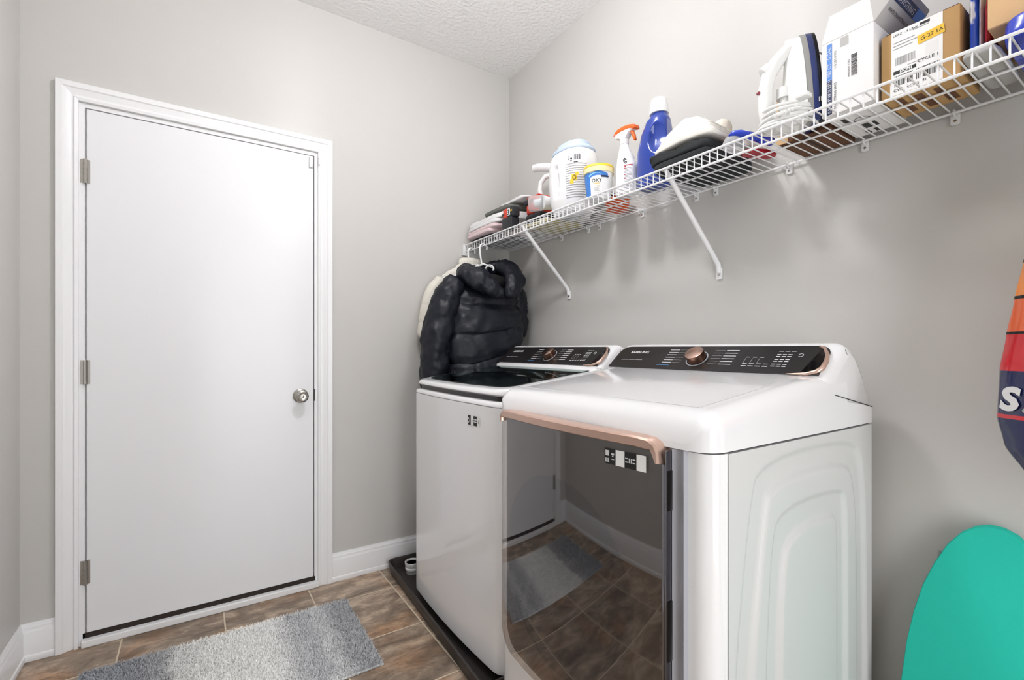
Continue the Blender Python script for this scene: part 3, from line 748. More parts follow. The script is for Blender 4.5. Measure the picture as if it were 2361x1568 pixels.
# ------------------------------------------------------------------ cloth helpers
def cloth_slab(x0, x1, y0, y1, z0, z1, amp=.004, seed=0., droop=None, nx=26, ny=30, r=None):
    """puffy folded cloth: closed rounded slab with uneven surface. droop(u,v) adds height"""
    R = []; cx, cy, cz = (x0+x1)/2, (y0+y1)/2, (z0+z1)/2; hx, hy, hz = abs(x1-x0)/2, abs(y1-y0)/2, (z1-z0)/2
    n = 44; m = 12
    for j in range(m+1):
        t = -PI/2+PI*j/m
        k = abs(math.cos(t))**.35; zz = hz*math.copysign(abs(math.sin(t))**.7, math.sin(t))
        ring = []
        for i in range(n):
            a = 2*PI*i/n; ex, ey = se(a, hx-(1-k)*.012, hy-(1-k)*.012, 7)
            if k < .02: ex *= .4; ey *= .4
            ring.append((cx+ex, cy+ey, cz+zz))
        R.append(ring)
    # top and bottom infill rings for relief
    def inner(base, zz):
        out = []
        for s_ in (.85, .65, .42, .2, .05):
            out.append([(cx+(p[0]-cx)*s_, cy+(p[1]-cy)*s_, zz) for p in base])
        return out
    base = R[m//2]
    R = inner(base, z0)[::-1]+R[1:m]+inner(base, z1)
    mb = MB()
    out = []
    for ring in R:
        q = []
        for (x, y, z) in ring:
            u = (x-x0)/(x1-x0); v = (y-y0)/(y1-y0); t = (z-z0)/(z1-z0)
            nzv = fbm((x*9+seed, y*9, z*5), 1.6)
            dz = amp*nzv*t
            if droop: dz += droop(u, v)*(.25+.75*t)
            nx_ = amp*.9*fbm((x*14, y*14+seed, z*30), 1.0)
            q.append((x+nx_*(1 if x < cx else -1)*.7, y+nx_*.7*(1 if y < cy else -1), max(z0, z+dz)))
        out.append(q)
    return mb.rings(out)

# folded towels at the far end
tn = cloth_slab(-.28, -.04, -.27, -.02, TOP, TOP+.022, .002, 1).obj('folded_cloth', 'cloth_navy', None, smooth=60)
tag(tn, 'dark folded cloth at the bottom of the towel pile, lying on the wire shelf', 'cloth')
tp_ = thing('folded_towel', 'pale pink folded towel lying under the white striped towel', 'towel', (-.17, -.19, TOP+.022))
cloth_slab(-.312, -.05, -.30, -.025, TOP+.0225, TOP+.041, .004, 3).obj('lower_fold', 'towel_pink', tp_, smooth=60)
cloth_slab(-.306, -.05, -.345, -.022, TOP+.041, TOP+.060, .005, 4).obj('upper_fold', 'towel_pink', tp_, smooth=60)
tw = thing('folded_towel', 'white folded towel with two grey stripes on top of the pink towel', 'towel', (-.17, -.19, TOP+.061))
dr1 = lambda u, v: .030*math.exp(-((v-.55)/.35)**2)*(1-.4*u)*0+.02*(u)
cloth_slab(-.305, -.05, -.36, -.02, TOP+.0615, TOP+.078, .004, 6, lambda u, v: .012*u).obj('lower_fold', 'towel_white', tw, smooth=60)
up = cloth_slab(-.298, -.05, -.38, -.02, TOP+.080, TOP+.105, .006, 7, lambda u, v: .03*u).obj('upper_fold', 'towel_white', tw, smooth=60)
for sy in (-.165, -.205):
    MB().grid(lambda u, v: (-.300+.20*u, sy-.014*v-.08*u, TOP+.1045+.03*u+.007*math.sin(min(1, u*8)*PI/2)-.007+.006*fbm(((-.3+.2*u)*9+7, (sy-.014*v)*9, 9), 1.6)+.004), 16, 3).obj('stripe', 'towel_grey', tw, smooth=60)
tg = cloth_slab(-.24, -.06, -.36, -.10, TOP+.142, TOP+.160, .006, 9, lambda u, v: .012*u).obj('folded_cloth', 'towel_olive', None, smooth=60)
tag(tg, 'crumpled olive grey striped cloth lying on top of the towel pile', 'cloth')
tl = cloth_slab(-.20, -.03, -.45, -.2, TOP+.176, TOP+.192, .006, 11).obj('folded_cloth', 'towel_white', None, smooth=60)
tag(tl, 'plain white cloth topmost at the back of the towel pile', 'cloth')

# tape measure
tm = thing('tape_measure', 'small red and black tape measure with a number three, before the towels', 'tape measure', (-.275, -.435, TOP))
B(-.30, -.25, -.475, -.392, TOP, TOP+.058).obj('base', 'tool_black', tm, bevel=.005, seg=3)
B(-.297, -.253, -.435, -.397, TOP+.058, TOP+.104).obj('red_case', 'tool_red', tm, bevel=.005, seg=3)
B(-.297, -.253, -.485, -.436, TOP+.058, TOP+.106).obj('black_case', 'tool_black', tm, bevel=.006, seg=3)
B(-.2985, -.297, -.410, -.392, TOP+.072, TOP+.082).obj('red_case_notch', 'tool_black', tm, smooth=0)
rects([(.436, 0, .462, .034)], (-.2976, 0, TOP+.065), (0, -1, 0), (0, 0, 1), 'paper', tm, 'badge')
text('3', .036, (-.2981, -.4385, TOP+.0685), (0, -1, 0), (0, 0, 1), 'print_black', tm, bold=.0015)
B(-.2975, -.27, -.478, -.464, TOP+.080, TOP+.090).obj('yellow_mark', 'tool_yellow', tm, bevel=.001)
# red and black charger-like tool
rt_ = thing('power_tool_battery', 'stacked red and black tool battery pack next to the tape measure', 'battery', (-.17, -.53, TOP))
Bt = lambda x0, x1, y0, y1, z0, z1, nm, m_, bv=.008: B(x0, x1, y0, y1, z0, z1).obj(nm, m_, rt_, bevel=bv, seg=3)
fl = B(-.235, -.02, -.682, -.485, TOP, TOP+.014).obj('flat_package', 'pack_yellow', None, bevel=.005, seg=3)
tag(fl, 'flat yellowish package lying under the tool battery on the shelf', 'package')
Bt(-.212, -.10, -.592, -.47, TOP+.0145, TOP+.072, 'base', 'tool_black', .012)
Bt(-.205, -.11, -.57, -.462, TOP+.072, TOP+.125, 'body', 'tool_red', .014)
Bt(-.210, -.10, -.575, -.455, TOP+.125, TOP+.150, 'collar', 'tool_black', .008)
Bt(-.202, -.11, -.565, -.465, TOP+.150, TOP+.160, 'lid', 'tool_red', .005)

# white jug behind
jg = thing('detergent_jug', 'white plastic jug with loop handle and side spout behind the tub', 'jug', (-.05, -.63, TOP+.014))
L1 = Loft([(TOP+.0145, -.050, -.63, .034, .11, 4), (TOP+.05, -.050, -.63, .037, .12, 4), (TOP+.28, -.050, -.63, .037, .12, 3.5), (TOP+.33, -.050, -.63, .03, .10, 3), (TOP+.345, -.050, -.63, .015, .05, 2)])
L1.mb(36, 20).obj('body', 'plastic_white', jg, smooth=60)
MB().tube([(-.060, -.52, 2.035), (-.095, -.495, 2.037), (-.125, -.46, 2.04), (-.128, -.435, 2.042), (-.128, -.4345, 2.042)], [.021, .021, .020, .020, .016], 18).obj('spout', 'plastic_white', jg, smooth=50)
MB().tube([(-.075, -.53, 1.995), (-.11, -.50, 1.985), (-.125, -.482, 1.955), (-.128, -.478, 1.915), (-.125, -.492, 1.865), (-.11, -.515, 1.83), (-.075, -.55, 1.81)], [.016, .015, .015, .015, .015, .016, .016], 14, squash=.8).obj('handle', 'plastic_white', jg, smooth=60)
# clear cap on its own white neck
nk = MB().tube([(-.085, -.655, 1.800), (-.17, -.650, 1.800), (-.235, -.638, 1.798)], [.022, .026, .034], 20).obj('neck', 'plastic_white', jg, smooth=50)
MB().tube([(-.234, -.640, 1.798), (-.248, -.626, 1.797), (-.275, -.600, 1.795), (-.279, -.596, 1.795)], [.035, .036, .037, .031], 24).obj('clear_cap', 'plastic_clear', nk, smooth=50)
MB().tube([(-.240, -.634, 1.798), (-.262, -.612, 1.796)], [.018, .015], 14).obj('nozzle', 'plastic_white', nk, smooth=50)

# white pod tub
tb = thing('detergent_tub', 'big white detergent tub with grip hollow, printed back label and pale blue lid', 'tub', (-.185, -.80, TOP))
L2 = Loft([(TOP, -.185, -.80, .066, .085, 2.6), (TOP+.012, -.185, -.80, .074, .094, 2.6), (TOP+.06, -.185, -.80, .084, .106, 2.6), (TOP+.14, -.185, -.80, .09, .114, 2.6), (TOP+.205, -.185, -.80, .089, .112, 2.6), (TOP+.245, -.185, -.80, .083, .105, 2.6), (TOP+.268, -.185, -.80, .073, .094, 2.5), (TOP+.278, -.185, -.80, .066, .087, 2.4)])
def dent(p, L, phi0, z0, wphi, hz, dep):
    x, y, z = p; dx, dy = x-L.c0.x, y-L.c0.y; ph = math.degrees(math.atan2(dy, dx)) % 360
    q = ((ph-phi0)/wphi)**2+((z-z0)/hz)**2
    if q < 1:
        t = (1-q)**.8; rr = math.hypot(dx, dy); return (x-dx/rr*dep*t, y-dy/rr*dep*t, z)
    return p
mb = L2.mb(96, 60); mb.v = [dent(p, L2, 170, TOP+.135, 11, .075, .030) for p in mb.v]
tbb = mb.obj('body', 'plastic_white', tb, smooth=60)
Loft([(TOP+.262, -.185, -.80, .078, .099, 2.5), (TOP+.268, -.185, -.80, .080, .101, 2.5), (TOP+.276, -.185, -.80, .076, .097, 2.5), (TOP+.286, -.185, -.80, .064, .084, 2.4), (TOP+.290, -.185, -.80, .058, .078, 2.4), (TOP+.303, -.185, -.80, .056, .076, 2.4), (TOP+.306, -.185, -.80, .052, .072, 2.4)]).mb(48, 24).obj('lid', 'lid_blue', tb, smooth=50)
lb = L2.patch(196, 268, TOP+.030, TOP+.245, .0006, 26, 18).obj('back_label', 'label_pale', tb, smooth=60)
mb = MB(); r_ = random.Random(2)
for k in range(15):
    z = TOP+.048+k*.0098
    if abs(k-8) < 2: seg = [(199, 211), (232, 262)]
    else: seg = [(199+r_.uniform(0, 2), 262-r_.uniform(0, 8))]
    for a, b_ in seg: L2.patch(a, b_, z, z+.0036, .0011, 14, 1, mb)
o = mb.obj('printed_text', 'print_grey', lb, smooth=60); o['kind'] = 'stuff'
mb = MB()
for k in range(11): L2.patch(222+k*2.0, 222.8+k*2.0+(k % 3)*.4, TOP+.202, TOP+.228, .0011, 1, 3, mb)
for a, b_, z0, z1 in ((212, 218, .206, .212), (212.5, 217.5, .2, .203), (222, 234, .190, .194), (205, 210, .205, .207), (205, 210, .212, .214), (205, 210, .219, .221)): L2.patch(a, b_, TOP+z0, TOP+z1, .0011, 3, 1, mb)
o = mb.obj('barcode', 'print_black', lb, smooth=60); o['kind'] = 'stuff'
mb = MB(); L2.patch(216, 232, TOP+.115, TOP+.142, .0014, 6, 4, mb); L2.patch(212, 222, TOP+.104, TOP+.122, .0013, 4, 3, mb); L2.patch(226, 236, TOP+.136, TOP+.150, .0013, 4, 3, mb)
mb.obj('yellow_splash', 'label_yellow', lb, smooth=60)
MB().tube([L2.pt(math.radians(224+4.4*math.cos(t*PI/10)), TOP+.1285+.0085*math.sin(t*PI/10), .0018) for t in range(20)], .0012, 5, closed=True).obj('splash_ring', 'print_black', lb)

# oxy tub
ox = thing('oxy_tub', 'short white and blue tub reading OXY with a pale yellow lid', 'tub', (-.238, -1.012, TOP))
L3 = Loft([(TOP, -.238, -1.012, .044, .044, 2), (TOP+.004, -.238, -1.012, .047, .047, 2), (TOP+.10, -.238, -1.012, .055, .055, 2), (TOP+.104, -.238, -1.012, .056, .056, 2)])
oxb = L3.mb(40, 14).obj('body', 'plastic_white', ox, smooth=50)
Loft([(TOP+.100, -.238, -1.012, .0595, .0595, 2), (TOP+.118, -.238, -1.012, .060, .060, 2), (TOP+.1195, -.238, -1.012, .0595, .0595, 2)]).mb(40, 4).obj('lid_rim', 'label_cream', ox, smooth=40)
Loft([(TOP+.1195, -.238, -1.012, .0605, .0605, 2), (TOP+.128, -.238, -1.012, .0585, .0585, 2), (TOP+.130, -.238, -1.012, .054, .054, 2)]).mb(40, 6).obj('lid', 'label_yellow', ox, smooth=40)
L3.patch(130, 188, TOP+.006, TOP+.098, .0005, 14, 6).obj('blue_label', 'label_blue', oxb, smooth=60)
MB().grid(lambda u, v: L3.pt(math.radians(178+88*u), TOP+.078+.016*v+.010*math.sin(PI*u)-.004, .0007), 18, 3).obj('blue_swoosh', 'label_blue', oxb, smooth=60)
MB().grid(lambda u, v: L3.pt(math.radians(184+60*u), TOP+.080+.007*v*(1-u)+.012*math.sin(PI*u*.9), .0011), 18, 3).obj('swoosh_highlight', 'label_skyblue', oxb, smooth=60)
MB().grid(lambda u, v: L3.pt(math.radians(236+34*u), TOP+.076+.007*v, .0012), 8, 2).obj('dark_swoosh', 'label_navy', oxb, smooth=60)
def curved_text(s, size, L, phi, z, m_, par, d_=.0012, name='lettering'):
    cu = bpy.data.curves.new('t', 'FONT'); cu.body = s; cu.size = size; cu.align_x = 'CENTER'; cu.offset = .0003; cu.resolution_u = 3
    to = bpy.data.objects.new('t', cu); C.objects.link(to)
    me = bpy.data.meshes.new_from_object(to.evaluated_get(bpy.context.evaluated_depsgraph_get())); bpy.data.objects.remove(to); bpy.data.curves.remove(cu)
    rad = L.tab[-2][3]
    for v in me.vertices: v.co = Vector(L.pt(math.radians(phi)+v.co.x/rad, z+v.co.y, d_))-OFF[par.name]
    me.name = name; me.materials.clear(); me.materials.append(M[m_]); o = bpy.data.objects.new(name, me); C.objects.link(o); o.parent = par
    return o
L3.patch(202, 240, TOP+.02, TOP+.074, .0009, 8, 3).obj('paper_label', 'paper', oxb, smooth=60)
curved_text('OXY', .019, L3, 218, TOP+.058, 'print_black', oxb)
mb = MB(); L3.patch(206, 232, TOP+.0525, TOP+.0545, .0014, 6, 1, mb); L3.patch(204, 232, TOP+.043, TOP+.0445, .0014, 6, 1, mb)
mb.obj('label_line', 'label_yellow', oxb, smooth=60)
mb = MB()
for k in range(5): L3.patch(204, 230-k % 2*4, TOP+.024+k*.0035, TOP+.0252+k*.0035, .0014, 6, 1, mb)
o = mb.obj('printed_text', 'print_grey', oxb, smooth=60); o['kind'] = 'stuff'
# orange pot behind it
po_ = thing('orange_pot', 'small round orange pot standing behind the OXY tub', 'pot', (-.075, -.955, TOP))
Loft([(TOP, -.075, -.955, .044, .044, 2), (TOP+.004, -.075, -.955, .047, .047, 2), (TOP+.05, -.075, -.955, .052, .052, 2)]).mb(32, 8).obj('body', 'pot_orange', po_, smooth=50)
Loft([(TOP+.05, -.075, -.955, .054, .054, 2), (TOP+.058, -.075, -.955, .054, .054, 2), (TOP+.060, -.075, -.955, .05, .05, 2)]).mb(32, 4).obj('lid', 'tool_black', po_, smooth=40)

# spray bottle
sp = thing('spray_bottle', 'white spray bottle with orange trigger and striped grey label', 'spray bottle', (-.195, -1.122, TOP))
Ls = Loft([(TOP, -.195, -1.122, .029, .042, 3), (TOP+.006, -.195, -1.122, .032, .046, 3), (TOP+.10, -.195, -1.122, .031, .044, 2.8), (TOP+.14, -.195, -1.115, .027, .034, 2.4), (TOP+.175, -.195, -1.110, .021, .022, 2.1), (TOP+.195, -.195, -1.108, .016, .0165, 2), (TOP+.202, -.195, -1.108, .015, .0155, 2)])
sb = Ls.mb(40, 30).obj('body', 'plastic_white', sp, smooth=60)
Loft([(TOP+.198, -.195, -1.108, .0175, .0175, 2), (TOP+.220, -.195, -1.108, .0165, .0165, 2)]).mb(28, 4).obj('collar', 'plastic_white', sp, smooth=40)
hd = [(-1.072, TOP+.228), (-1.064, TOP+.243), (-1.07, TOP+.252), (-1.085, TOP+.259), (-1.115, TOP+.260), (-1.145, TOP+.256), (-1.166, TOP+.250), (-1.168, TOP+.240), (-1.150, TOP+.238), (-1.135, TOP+.232), (-1.125, TOP+.218), (-1.095, TOP+.218), (-1.09, TOP+.226)]
MB().prism(hd, -.208, -.182, 'x').obj('head', 'plastic_white', sp, bevel=.003)
ho = [(-1.062, TOP+.241), (-1.07, TOP+.2545), (-1.085, TOP+.262), (-1.115, TOP+.2635), (-1.146, TOP+.2595), (-1.1695, TOP+.252), (-1.172, TOP+.238), (-1.160, TOP+.238), (-1.140, TOP+.2465), (-1.10, TOP+.248), (-1.076, TOP+.2445)]
MB().prism(ho, -.2105, -.1795, 'x').obj('head_cover', 'spray_orange', sp, bevel=.003)
MB().prism([(-1.140, TOP+.238), (-1.152, TOP+.238), (-1.160, TOP+.222), (-1.166, TOP+.198), (-1.160, TOP+.195), (-1.152, TOP+.212)], -.201, -.189, 'x').obj('trigger', 'spray_orange', sp, bevel=.002)
lb = Ls.patch(188, 250, TOP+.012, TOP+.150, .0006, 14, 12).obj('label', 'label_pale', sb, smooth=60)
mb = MB()
for k in range(14): Ls.patch(192, 244-(k % 4)*6, TOP+.018+k*.0055, TOP+.0198+k*.0055, .0011, 10, 1, mb)
o = mb.obj('printed_text', 'print_grey', lb, smooth=60); o['kind'] = 'stuff'
mb = MB(); Ls.patch(189, 248, TOP+.100, TOP+.1035, .0012, 10, 1, mb)
for z in (.096, .090, .066, .052): Ls.patch(190, 202, TOP+z, TOP+z+.003, .0013, 3, 1, mb)
o = mb.obj('red_print', 'label_red', lb, smooth=60); o['kind'] = 'stuff'
MB().tube([Ls.pt(math.radians(203+9*math.cos(t*PI/9)), TOP+.121+.010*math.sin(t*PI/9), .0014) for t in range(2, 18)], .0016, 6).obj('logo_ring', 'print_black', lb)
MB().tube([Ls.pt(math.radians(204+4*math.cos(t*PI/9)), TOP+.121+.005*math.sin(t*PI/9), .0014) for t in range(2, 18)], .0011, 6).obj('logo_ring', 'print_black', lb)
Ls.patch(207, 218, TOP+.124, TOP+.128, .0013, 4, 1).obj('logo_bar', 'print_black', lb)

# blue bottle
bb = thing('blue_bottle', 'tall dark blue softener bottle with moulded grip and ribbed white cap', 'bottle', (-.15, -1.245, TOP))
Lb = Loft([(TOP, -.170, -1.238, .045, .060, 2.8), (TOP+.008, -.170, -1.238, .05, .064, 2.8), (TOP+.06, -.170, -1.238, .052, .068, 2.8), (TOP+.13, -.170, -1.235, .05, .066, 2.6), (TOP+.19, -.170, -1.240, .046, .057, 2.4), (TOP+.235, -.170, -1.247, .038, .046, 2.2), (TOP+.258, -.170, -1.252, .028, .032, 2), (TOP+.268, -.170, -1.252, .024, .026, 2)])
mb = Lb.mb(96, 60); mb.v = [dent(p, Lb, 222, TOP+.165, 34, .055, .022) for p in mb.v]
bbb = mb.obj('body', 'bottle_blue', bb, smooth=60)
Lb.patch(258, 300, TOP+.01, TOP+.23, .0008, 10, 16).obj('pale_side', 'bottle_lilac', bbb, smooth=60)
cR = []
for z, r in ((TOP+.262, .033), (TOP+.27, .033), (TOP+.305, .028), (TOP+.315, .0255), (TOP+.318, .021)):
    cR.append([(-.170+(r+(.0012 if i % 2 else 0))*math.cos(2*PI*i/48), -1.252+(r+(.0012 if i % 2 else 0))*math.sin(2*PI*i/48), z) for i in range(48)])
MB().rings(cR).obj('cap', 'plastic_white', bb, smooth=25)

# sweaters
bk = thing('folded_sweater', 'black cable knit sweater folded flat on the shelf below the white one', 'sweater', (-.155, -1.42, TOP))
ripple = lambda k, a: (lambda u, v: a*abs(math.sin(v*k*PI+u*1.3))*(.4+.6*math.sin(PI*v)))
cloth_slab(-.296, -.025, -1.535, -1.315, TOP, TOP+.026, .006, 21).obj('lower_fold', 'knit_black', bk, smooth=60)
cloth_slab(-.300, -.04, -1.53, -1.300, TOP+.026, TOP+.050, .012, 22, ripple(6, .010)).obj('upper_fold', 'knit_black', bk, smooth=60)
wt = thing('folded_sweater', 'cream white sweater folded on top of the black sweater, peaked in the middle', 'sweater', (-.15, -1.43, TOP+.063))
pk = lambda a: (lambda u, v: a*max(0, 1-abs(v-.38)/(.62 if v > .38 else .38))**1.1)
for k, (zz, am) in enumerate(((.060, .040), (.0755, .044), (.091, .047), (.1065, .048))):
    cloth_slab(-.292+.012*k, -.115, -1.545+.012*k, -1.318-.003*k, TOP+zz, TOP+zz+.0135, .0025, 31+k, pk(am)).obj('fold', 'knit_white', wt, smooth=60)
ht = thing('knit_hat', 'cream knitted hat with fluffy pompom behind the white sweater', 'hat', (-.07, -1.50, TOP+.06))
Loft([(TOP+.066, -.068, -1.50, .036, .05, 3), (TOP+.085, -.068, -1.50, .04, .055, 3), (TOP+.118, -.07, -1.495, .034, .045, 2.4), (TOP+.128, -.07, -1.49, .02, .03, 2)]).mb(32, 14).obj('cap', 'knit_white', ht, smooth=60)
pc = Vector((-.085, -1.445, TOP+.156))
mb = MB().sphere(pc, .032, 36, 24); mb.v = [tuple(pc+(Vector(p)-pc)*(1+.10*fbm(p, 60, 3))) for p in mb.v]
mb.obj('pompom', 'pompom', ht, smooth=70)

# blue handled brush, clear bag, red lid
bl = thing('blue_scoop', 'bright blue plastic scoop with rounded handle lying near the hat', 'scoop', (-.2, -1.62, TOP))
MB().tube([(-.248, -1.572, TOP+.044), (-.243, -1.582, TOP+.048), (-.233, -1.598, TOP+.044), (-.218, -1.622, TOP+.034), (-.205, -1.640, TOP+.026), (-.200, -1.646, TOP+.024)], [.006, .015, .018, .016, .014, .008], 16, squash=.7).obj('handle', 'plastic_blue', bl, smooth=60)
MB().tube([(-.208, -1.638, TOP+.026), (-.18, -1.643, TOP+.026), (-.15, -1.645, TOP+.026)], [.012, .016, .012], 14).obj('bowl', 'plastic_blue', bl, smooth=60)
rl = thing('red_lid', 'flat red oval plastic lid lying on the shelf wires', 'lid', (-.14, -1.612, TOP))
Loft([(TOP, -.145, -1.605, .055, .024, 2.4), (TOP+.006, -.145, -1.605, .058, .026, 2.4), (TOP+.010, -.145, -1.605, .056, .024, 2.4)], rot=-.35).mb(36, 6).obj('plate', 'plastic_red', rl, smooth=40)
Loft([(TOP+.010, -.145, -1.605, .03, .012, 2.2), (TOP+.016, -.145, -1.605, .028, .010, 2.2)], rot=-.35).mb(24, 3).obj('grip', 'plastic_red', rl, smooth=40)
cb = Loft([(TOP, -.245, -1.585, .035, .022, 2.5), (TOP+.012, -.245, -1.585, .038, .026, 2.5), (TOP+.032, -.245, -1.585, .03, .02, 2.2), (TOP+.034, -.245, -1.585, .02, .012, 2)]).mb(32, 12).obj('clear_dish', 'plastic_clear', None, smooth=60)
tag(cb, 'small clear plastic dish under the blue scoop handle', 'dish')
# ------------------------------------------------------------------ cardboard under and behind the iron
c0 = thing('brown_box', 'low brown cardboard box lying behind the steam iron', 'box', (-.09, -1.735, TOP))
B(-.165, -.012, -1.808, -1.668, TOP, TOP+.125).obj('carton', 'cardboard_dark', c0, bevel=.0015, seg=1)
B(-.167, -.165, -1.700, -1.668, TOP, TOP+.125).obj('pale_strip', 'cardboard_pale', c0, smooth=0)
MB().prism([(-.165, -1.735), (-.012, -1.735), (-.012, -1.742), (-.165, -1.742)], TOP-.0003, TOP-.0001, 'z').obj('bottom_seam', 'rubber_dark', c0, smooth=0)
# ---- iron, standing on its heel
ir = thing('steam_iron', 'white steam iron standing on its heel with blue tank and coiled cord', 'iron', (-.235, -1.74, TOP))
ic = Vector((-.235, -1.738, TOP)); an = math.radians(-48)
ax_a = Vector((math.cos(an), math.sin(an), 0)); ax_b = Vector((-math.sin(an), math.cos(an), 0))   # a: out of the sole ; b: across
def I(a, b_, z): return ic+ax_a*a+ax_b*b_+Vector((0, 0, z))
def sole_half(z, wmax=.046, h=.255):
    t = max(0, min(1, z/h)); return wmax*(max(0, 1-t**2.6))**.62*(1 if t > .06 else .9+1.6*t)
def iron_layer(a0, a1, sc, z0, z1, nm, m_, n=26, lean=0.):
    R = []
    for k in range(n+1):
        z = z0+(z1-z0)*(1-(1-k/n)**1.6); w_ = max(.0012, sole_half(z-z0*.2)*sc)
        sh_ = lean*(z/.25)
        q = .30*w_
        R.append([I(a0+sh_, -w_*.93, z), I(a0+sh_, w_*.93, z), I((a0+a1)/2+sh_, w_, z), I(a1+sh_, w_*.97, z), I(a1+sh_, -w_*.97, z), I((a0+a1)/2+sh_, -w_, z)])
    return MB().rings(R).obj(nm, m_, ir, smooth=45)
iron_layer(.062, .070, 1.0, .004, .256, 'sole_plate', 'iron_sole', lean=-.012)
iron_layer(.048, .062, .99, .006, .253, 'tank', 'iron_blue', lean=-.012)
iron_layer(.034, .048, .97, .006, .250, 'skirt', 'iron_grey', lean=-.012)
# tapered shell above the skirt
R = []
for k in range(25):
    z = .006+.238*(1-(1-k/24)**1.4); w_ = max(.001, sole_half(z)*.95); lean = -.012*(z/.25)
    dome = .030*(1-abs(z/.25-.45)*1.1)
    R.append([I(.034+lean, -w_, z), I(.034+lean, w_, z), I(.026-dome*.3+lean, w_*.86, z), I(.014-dome*.6+lean, w_*.5, z), I(.010-dome*.7+lean, 0, z), I(.014-dome*.6+lean, -w_*.5, z), I(.026-dome*.3+lean, -w_*.86, z)])
MB().rings(R).obj('shell', 'iron_white', ir, smooth=60)
# handle loop
hp = [(.012, .222), (-.006, .216), (-.030, .190), (-.050, .155), (-.058, .12), (-.058, .07), (-.052, .028), (-.040, .004)]
MB().tube([I(a, 0, z) for a, z in hp], [.012, .017, .0185, .018, .018, .0185, .019, .018], 18).obj('handle', 'iron_white', ir, smooth=60)
MB().tube([I(-.052, 0, .026), I(-.02, 0, .018), I(.02, 0, .018)], [.017, .020, .022], 14).obj('heel_rest', 'iron_white', ir, smooth=60)
MB().tube([I(-.046, .0, .178), I(-.066, 0, .163)], [.016, .016], 20).obj('dial', 'iron_white', ir, smooth=40, bevel=.002)
MB().tube([I(-.020, 0, .208), I(-.034, 0, .196)], [.013, .011], 18).obj('steam_button', 'iron_white', ir, smooth=40, bevel=.002)
MB().tube([I(-.012, 0, .09), I(-.012, 0, .05), I(-.010, 0, .02)], [.012, .014, .013], 14).obj('water_cap', 'iron_white', ir, smooth=50)
MB().tube([I(-.012, 0, .088), I(-.012, 0, .115), I(-.012, 0, .118)], [.019, .019, .014], 16).obj('spray_cap', 'iron_white', ir, smooth=50)
MB().tube([I(-.0775, .002, .112), I(-.0768, -.010, .108)], [.0035, .0035], 6, squash=1.2).obj('red_badge', 'maroon', ir)
rects([(-.001+.005*k, 0, .002+.005*k, .012) for k in range(4)], I(.056, -.0475, .05), ax_a*.6+Vector((0, 0, 1))*.1, (0, 0, 1), 'print_white', ir, 'print')
cord = MB()
for k in range(5):
    zz = .010+.0095*k; ra, rb = .070-.002*(k % 2)-.0015*k, .058-.0015*k
    cord.tube([I(-.004+ra*math.cos(2*PI*i/36), rb*math.sin(2*PI*i/36), zz+.006*math.sin(2*PI*i/36+k)) for i in range(36)], .0040, 8, closed=True)
co = cord.obj('cord', 'iron_white', ir, smooth=60)
ct = MB()
for k in range(7): ct.tube([I(-.052+.008*k, -.052-.002*k, .022+.0015*k), I(-.048+.008*k, -.053-.002*k, .023+.0015*k)], .0056, 9)
ct.tube([I(-.054, -.052, .021), I(.01, -.064, .033)], .0038, 8)
ct.obj('strain_relief', 'iron_white', ir, smooth=50)
B(-.304, -.277, -1.815, -1.785, TOP+.045, TOP+.057).obj('plug', 'iron_white', ir, bevel=.003)
# ---- white box of bags
bx = thing('bag_box', 'white carton with blue side strip printed 100 CT, open flaps on top', 'box', (-.135, -1.873, TOP))
by0, by1, bxf, bxb = -1.931, -1.819, -.238, -.034
BH = .186
B(bxf, bxb, by0, by1, TOP, TOP+BH).obj('carton', 'box_white', bx, smooth=0, bevel=.001, seg=1)
def flap(pts, th, nm, m_):
    P = [Vector(p) for p in pts]; n = (P[1]-P[0]).cross(P[3]-P[0]).normalized()*th
    return MB().rings([P, [p+n for p in P]]).obj(nm, m_, bx, smooth=0)
flap([(bxf, by1, TOP+BH), (bxf, by0, TOP+BH), (bxf-.008, by0+.006, TOP+BH+.058), (bxf-.008, by1-.022, TOP+BH+.058)], .0012, 'front_flap', 'box_white')
sf = flap([(bxf+.002, by0, TOP+BH), (bxb, by0, TOP+BH), (bxb-.02, by0-.052, TOP+BH+.066), (bxf+.012, by0-.052, TOP+BH+.066)], .0012, 'side_flap', 'box_grey')
flap([(bxb, by0, TOP+BH), (bxb, by1, TOP+BH), (bxb+.028, by1-.01, TOP+BH+.012), (bxb+.028, by0+.006, TOP+BH+.012)], .0012, 'rear_flap', 'box_white')
flap([(bxf+.06, by1, TOP+BH), (bxb, by1, TOP+BH), (bxb, by1+.035, TOP+BH+.022), (bxf+.06, by1+.035, TOP+BH+.022)], .0012, 'side_flap', 'box_white')
X_, Z_ = (0, -1, 0), (0, 0, 1)
fo = Vector((bxf-.0004, by1, TOP))
rects([(.012, .002, .024, .088)], fo, X_, Z_, 'label_navy', bx, 'blue_strip'); rects([(.012, .088, .024, .180)], fo, X_, Z_, 'label_blue', bx, 'blue_strip')
text('100 CT · 5 GAL', .0115, fo+Vector((-.0003, -.0217, .096)), (0, 0, 1), (0, 1, 0), 'print_white', bx, bold=.0)
text('0.9 M 19" W X 25" H', .0096, fo+Vector((-.0003, -.0214, .006)), (0, 0, 1), (0, 1, 0), 'print_white', bx, bold=.0)
text('1.15 LDS (0.9M)', .0068, fo+Vector((-.0003, -.0335, .112)), (0, 0, 1), (0, 1, 0), 'print_black', bx)
text('DRAWSTRING BAGS', .0072, fo+Vector((-.0003, -.0335, .012)), (0, 0, 1), (0, 1, 0), 'print_black', bx)
text('HMDGMW RTIKS', .0055, fo+Vector((-.0003, -.0625, .078)), (0, 0, 1), (0, 1, 0), 'print_black', bx)
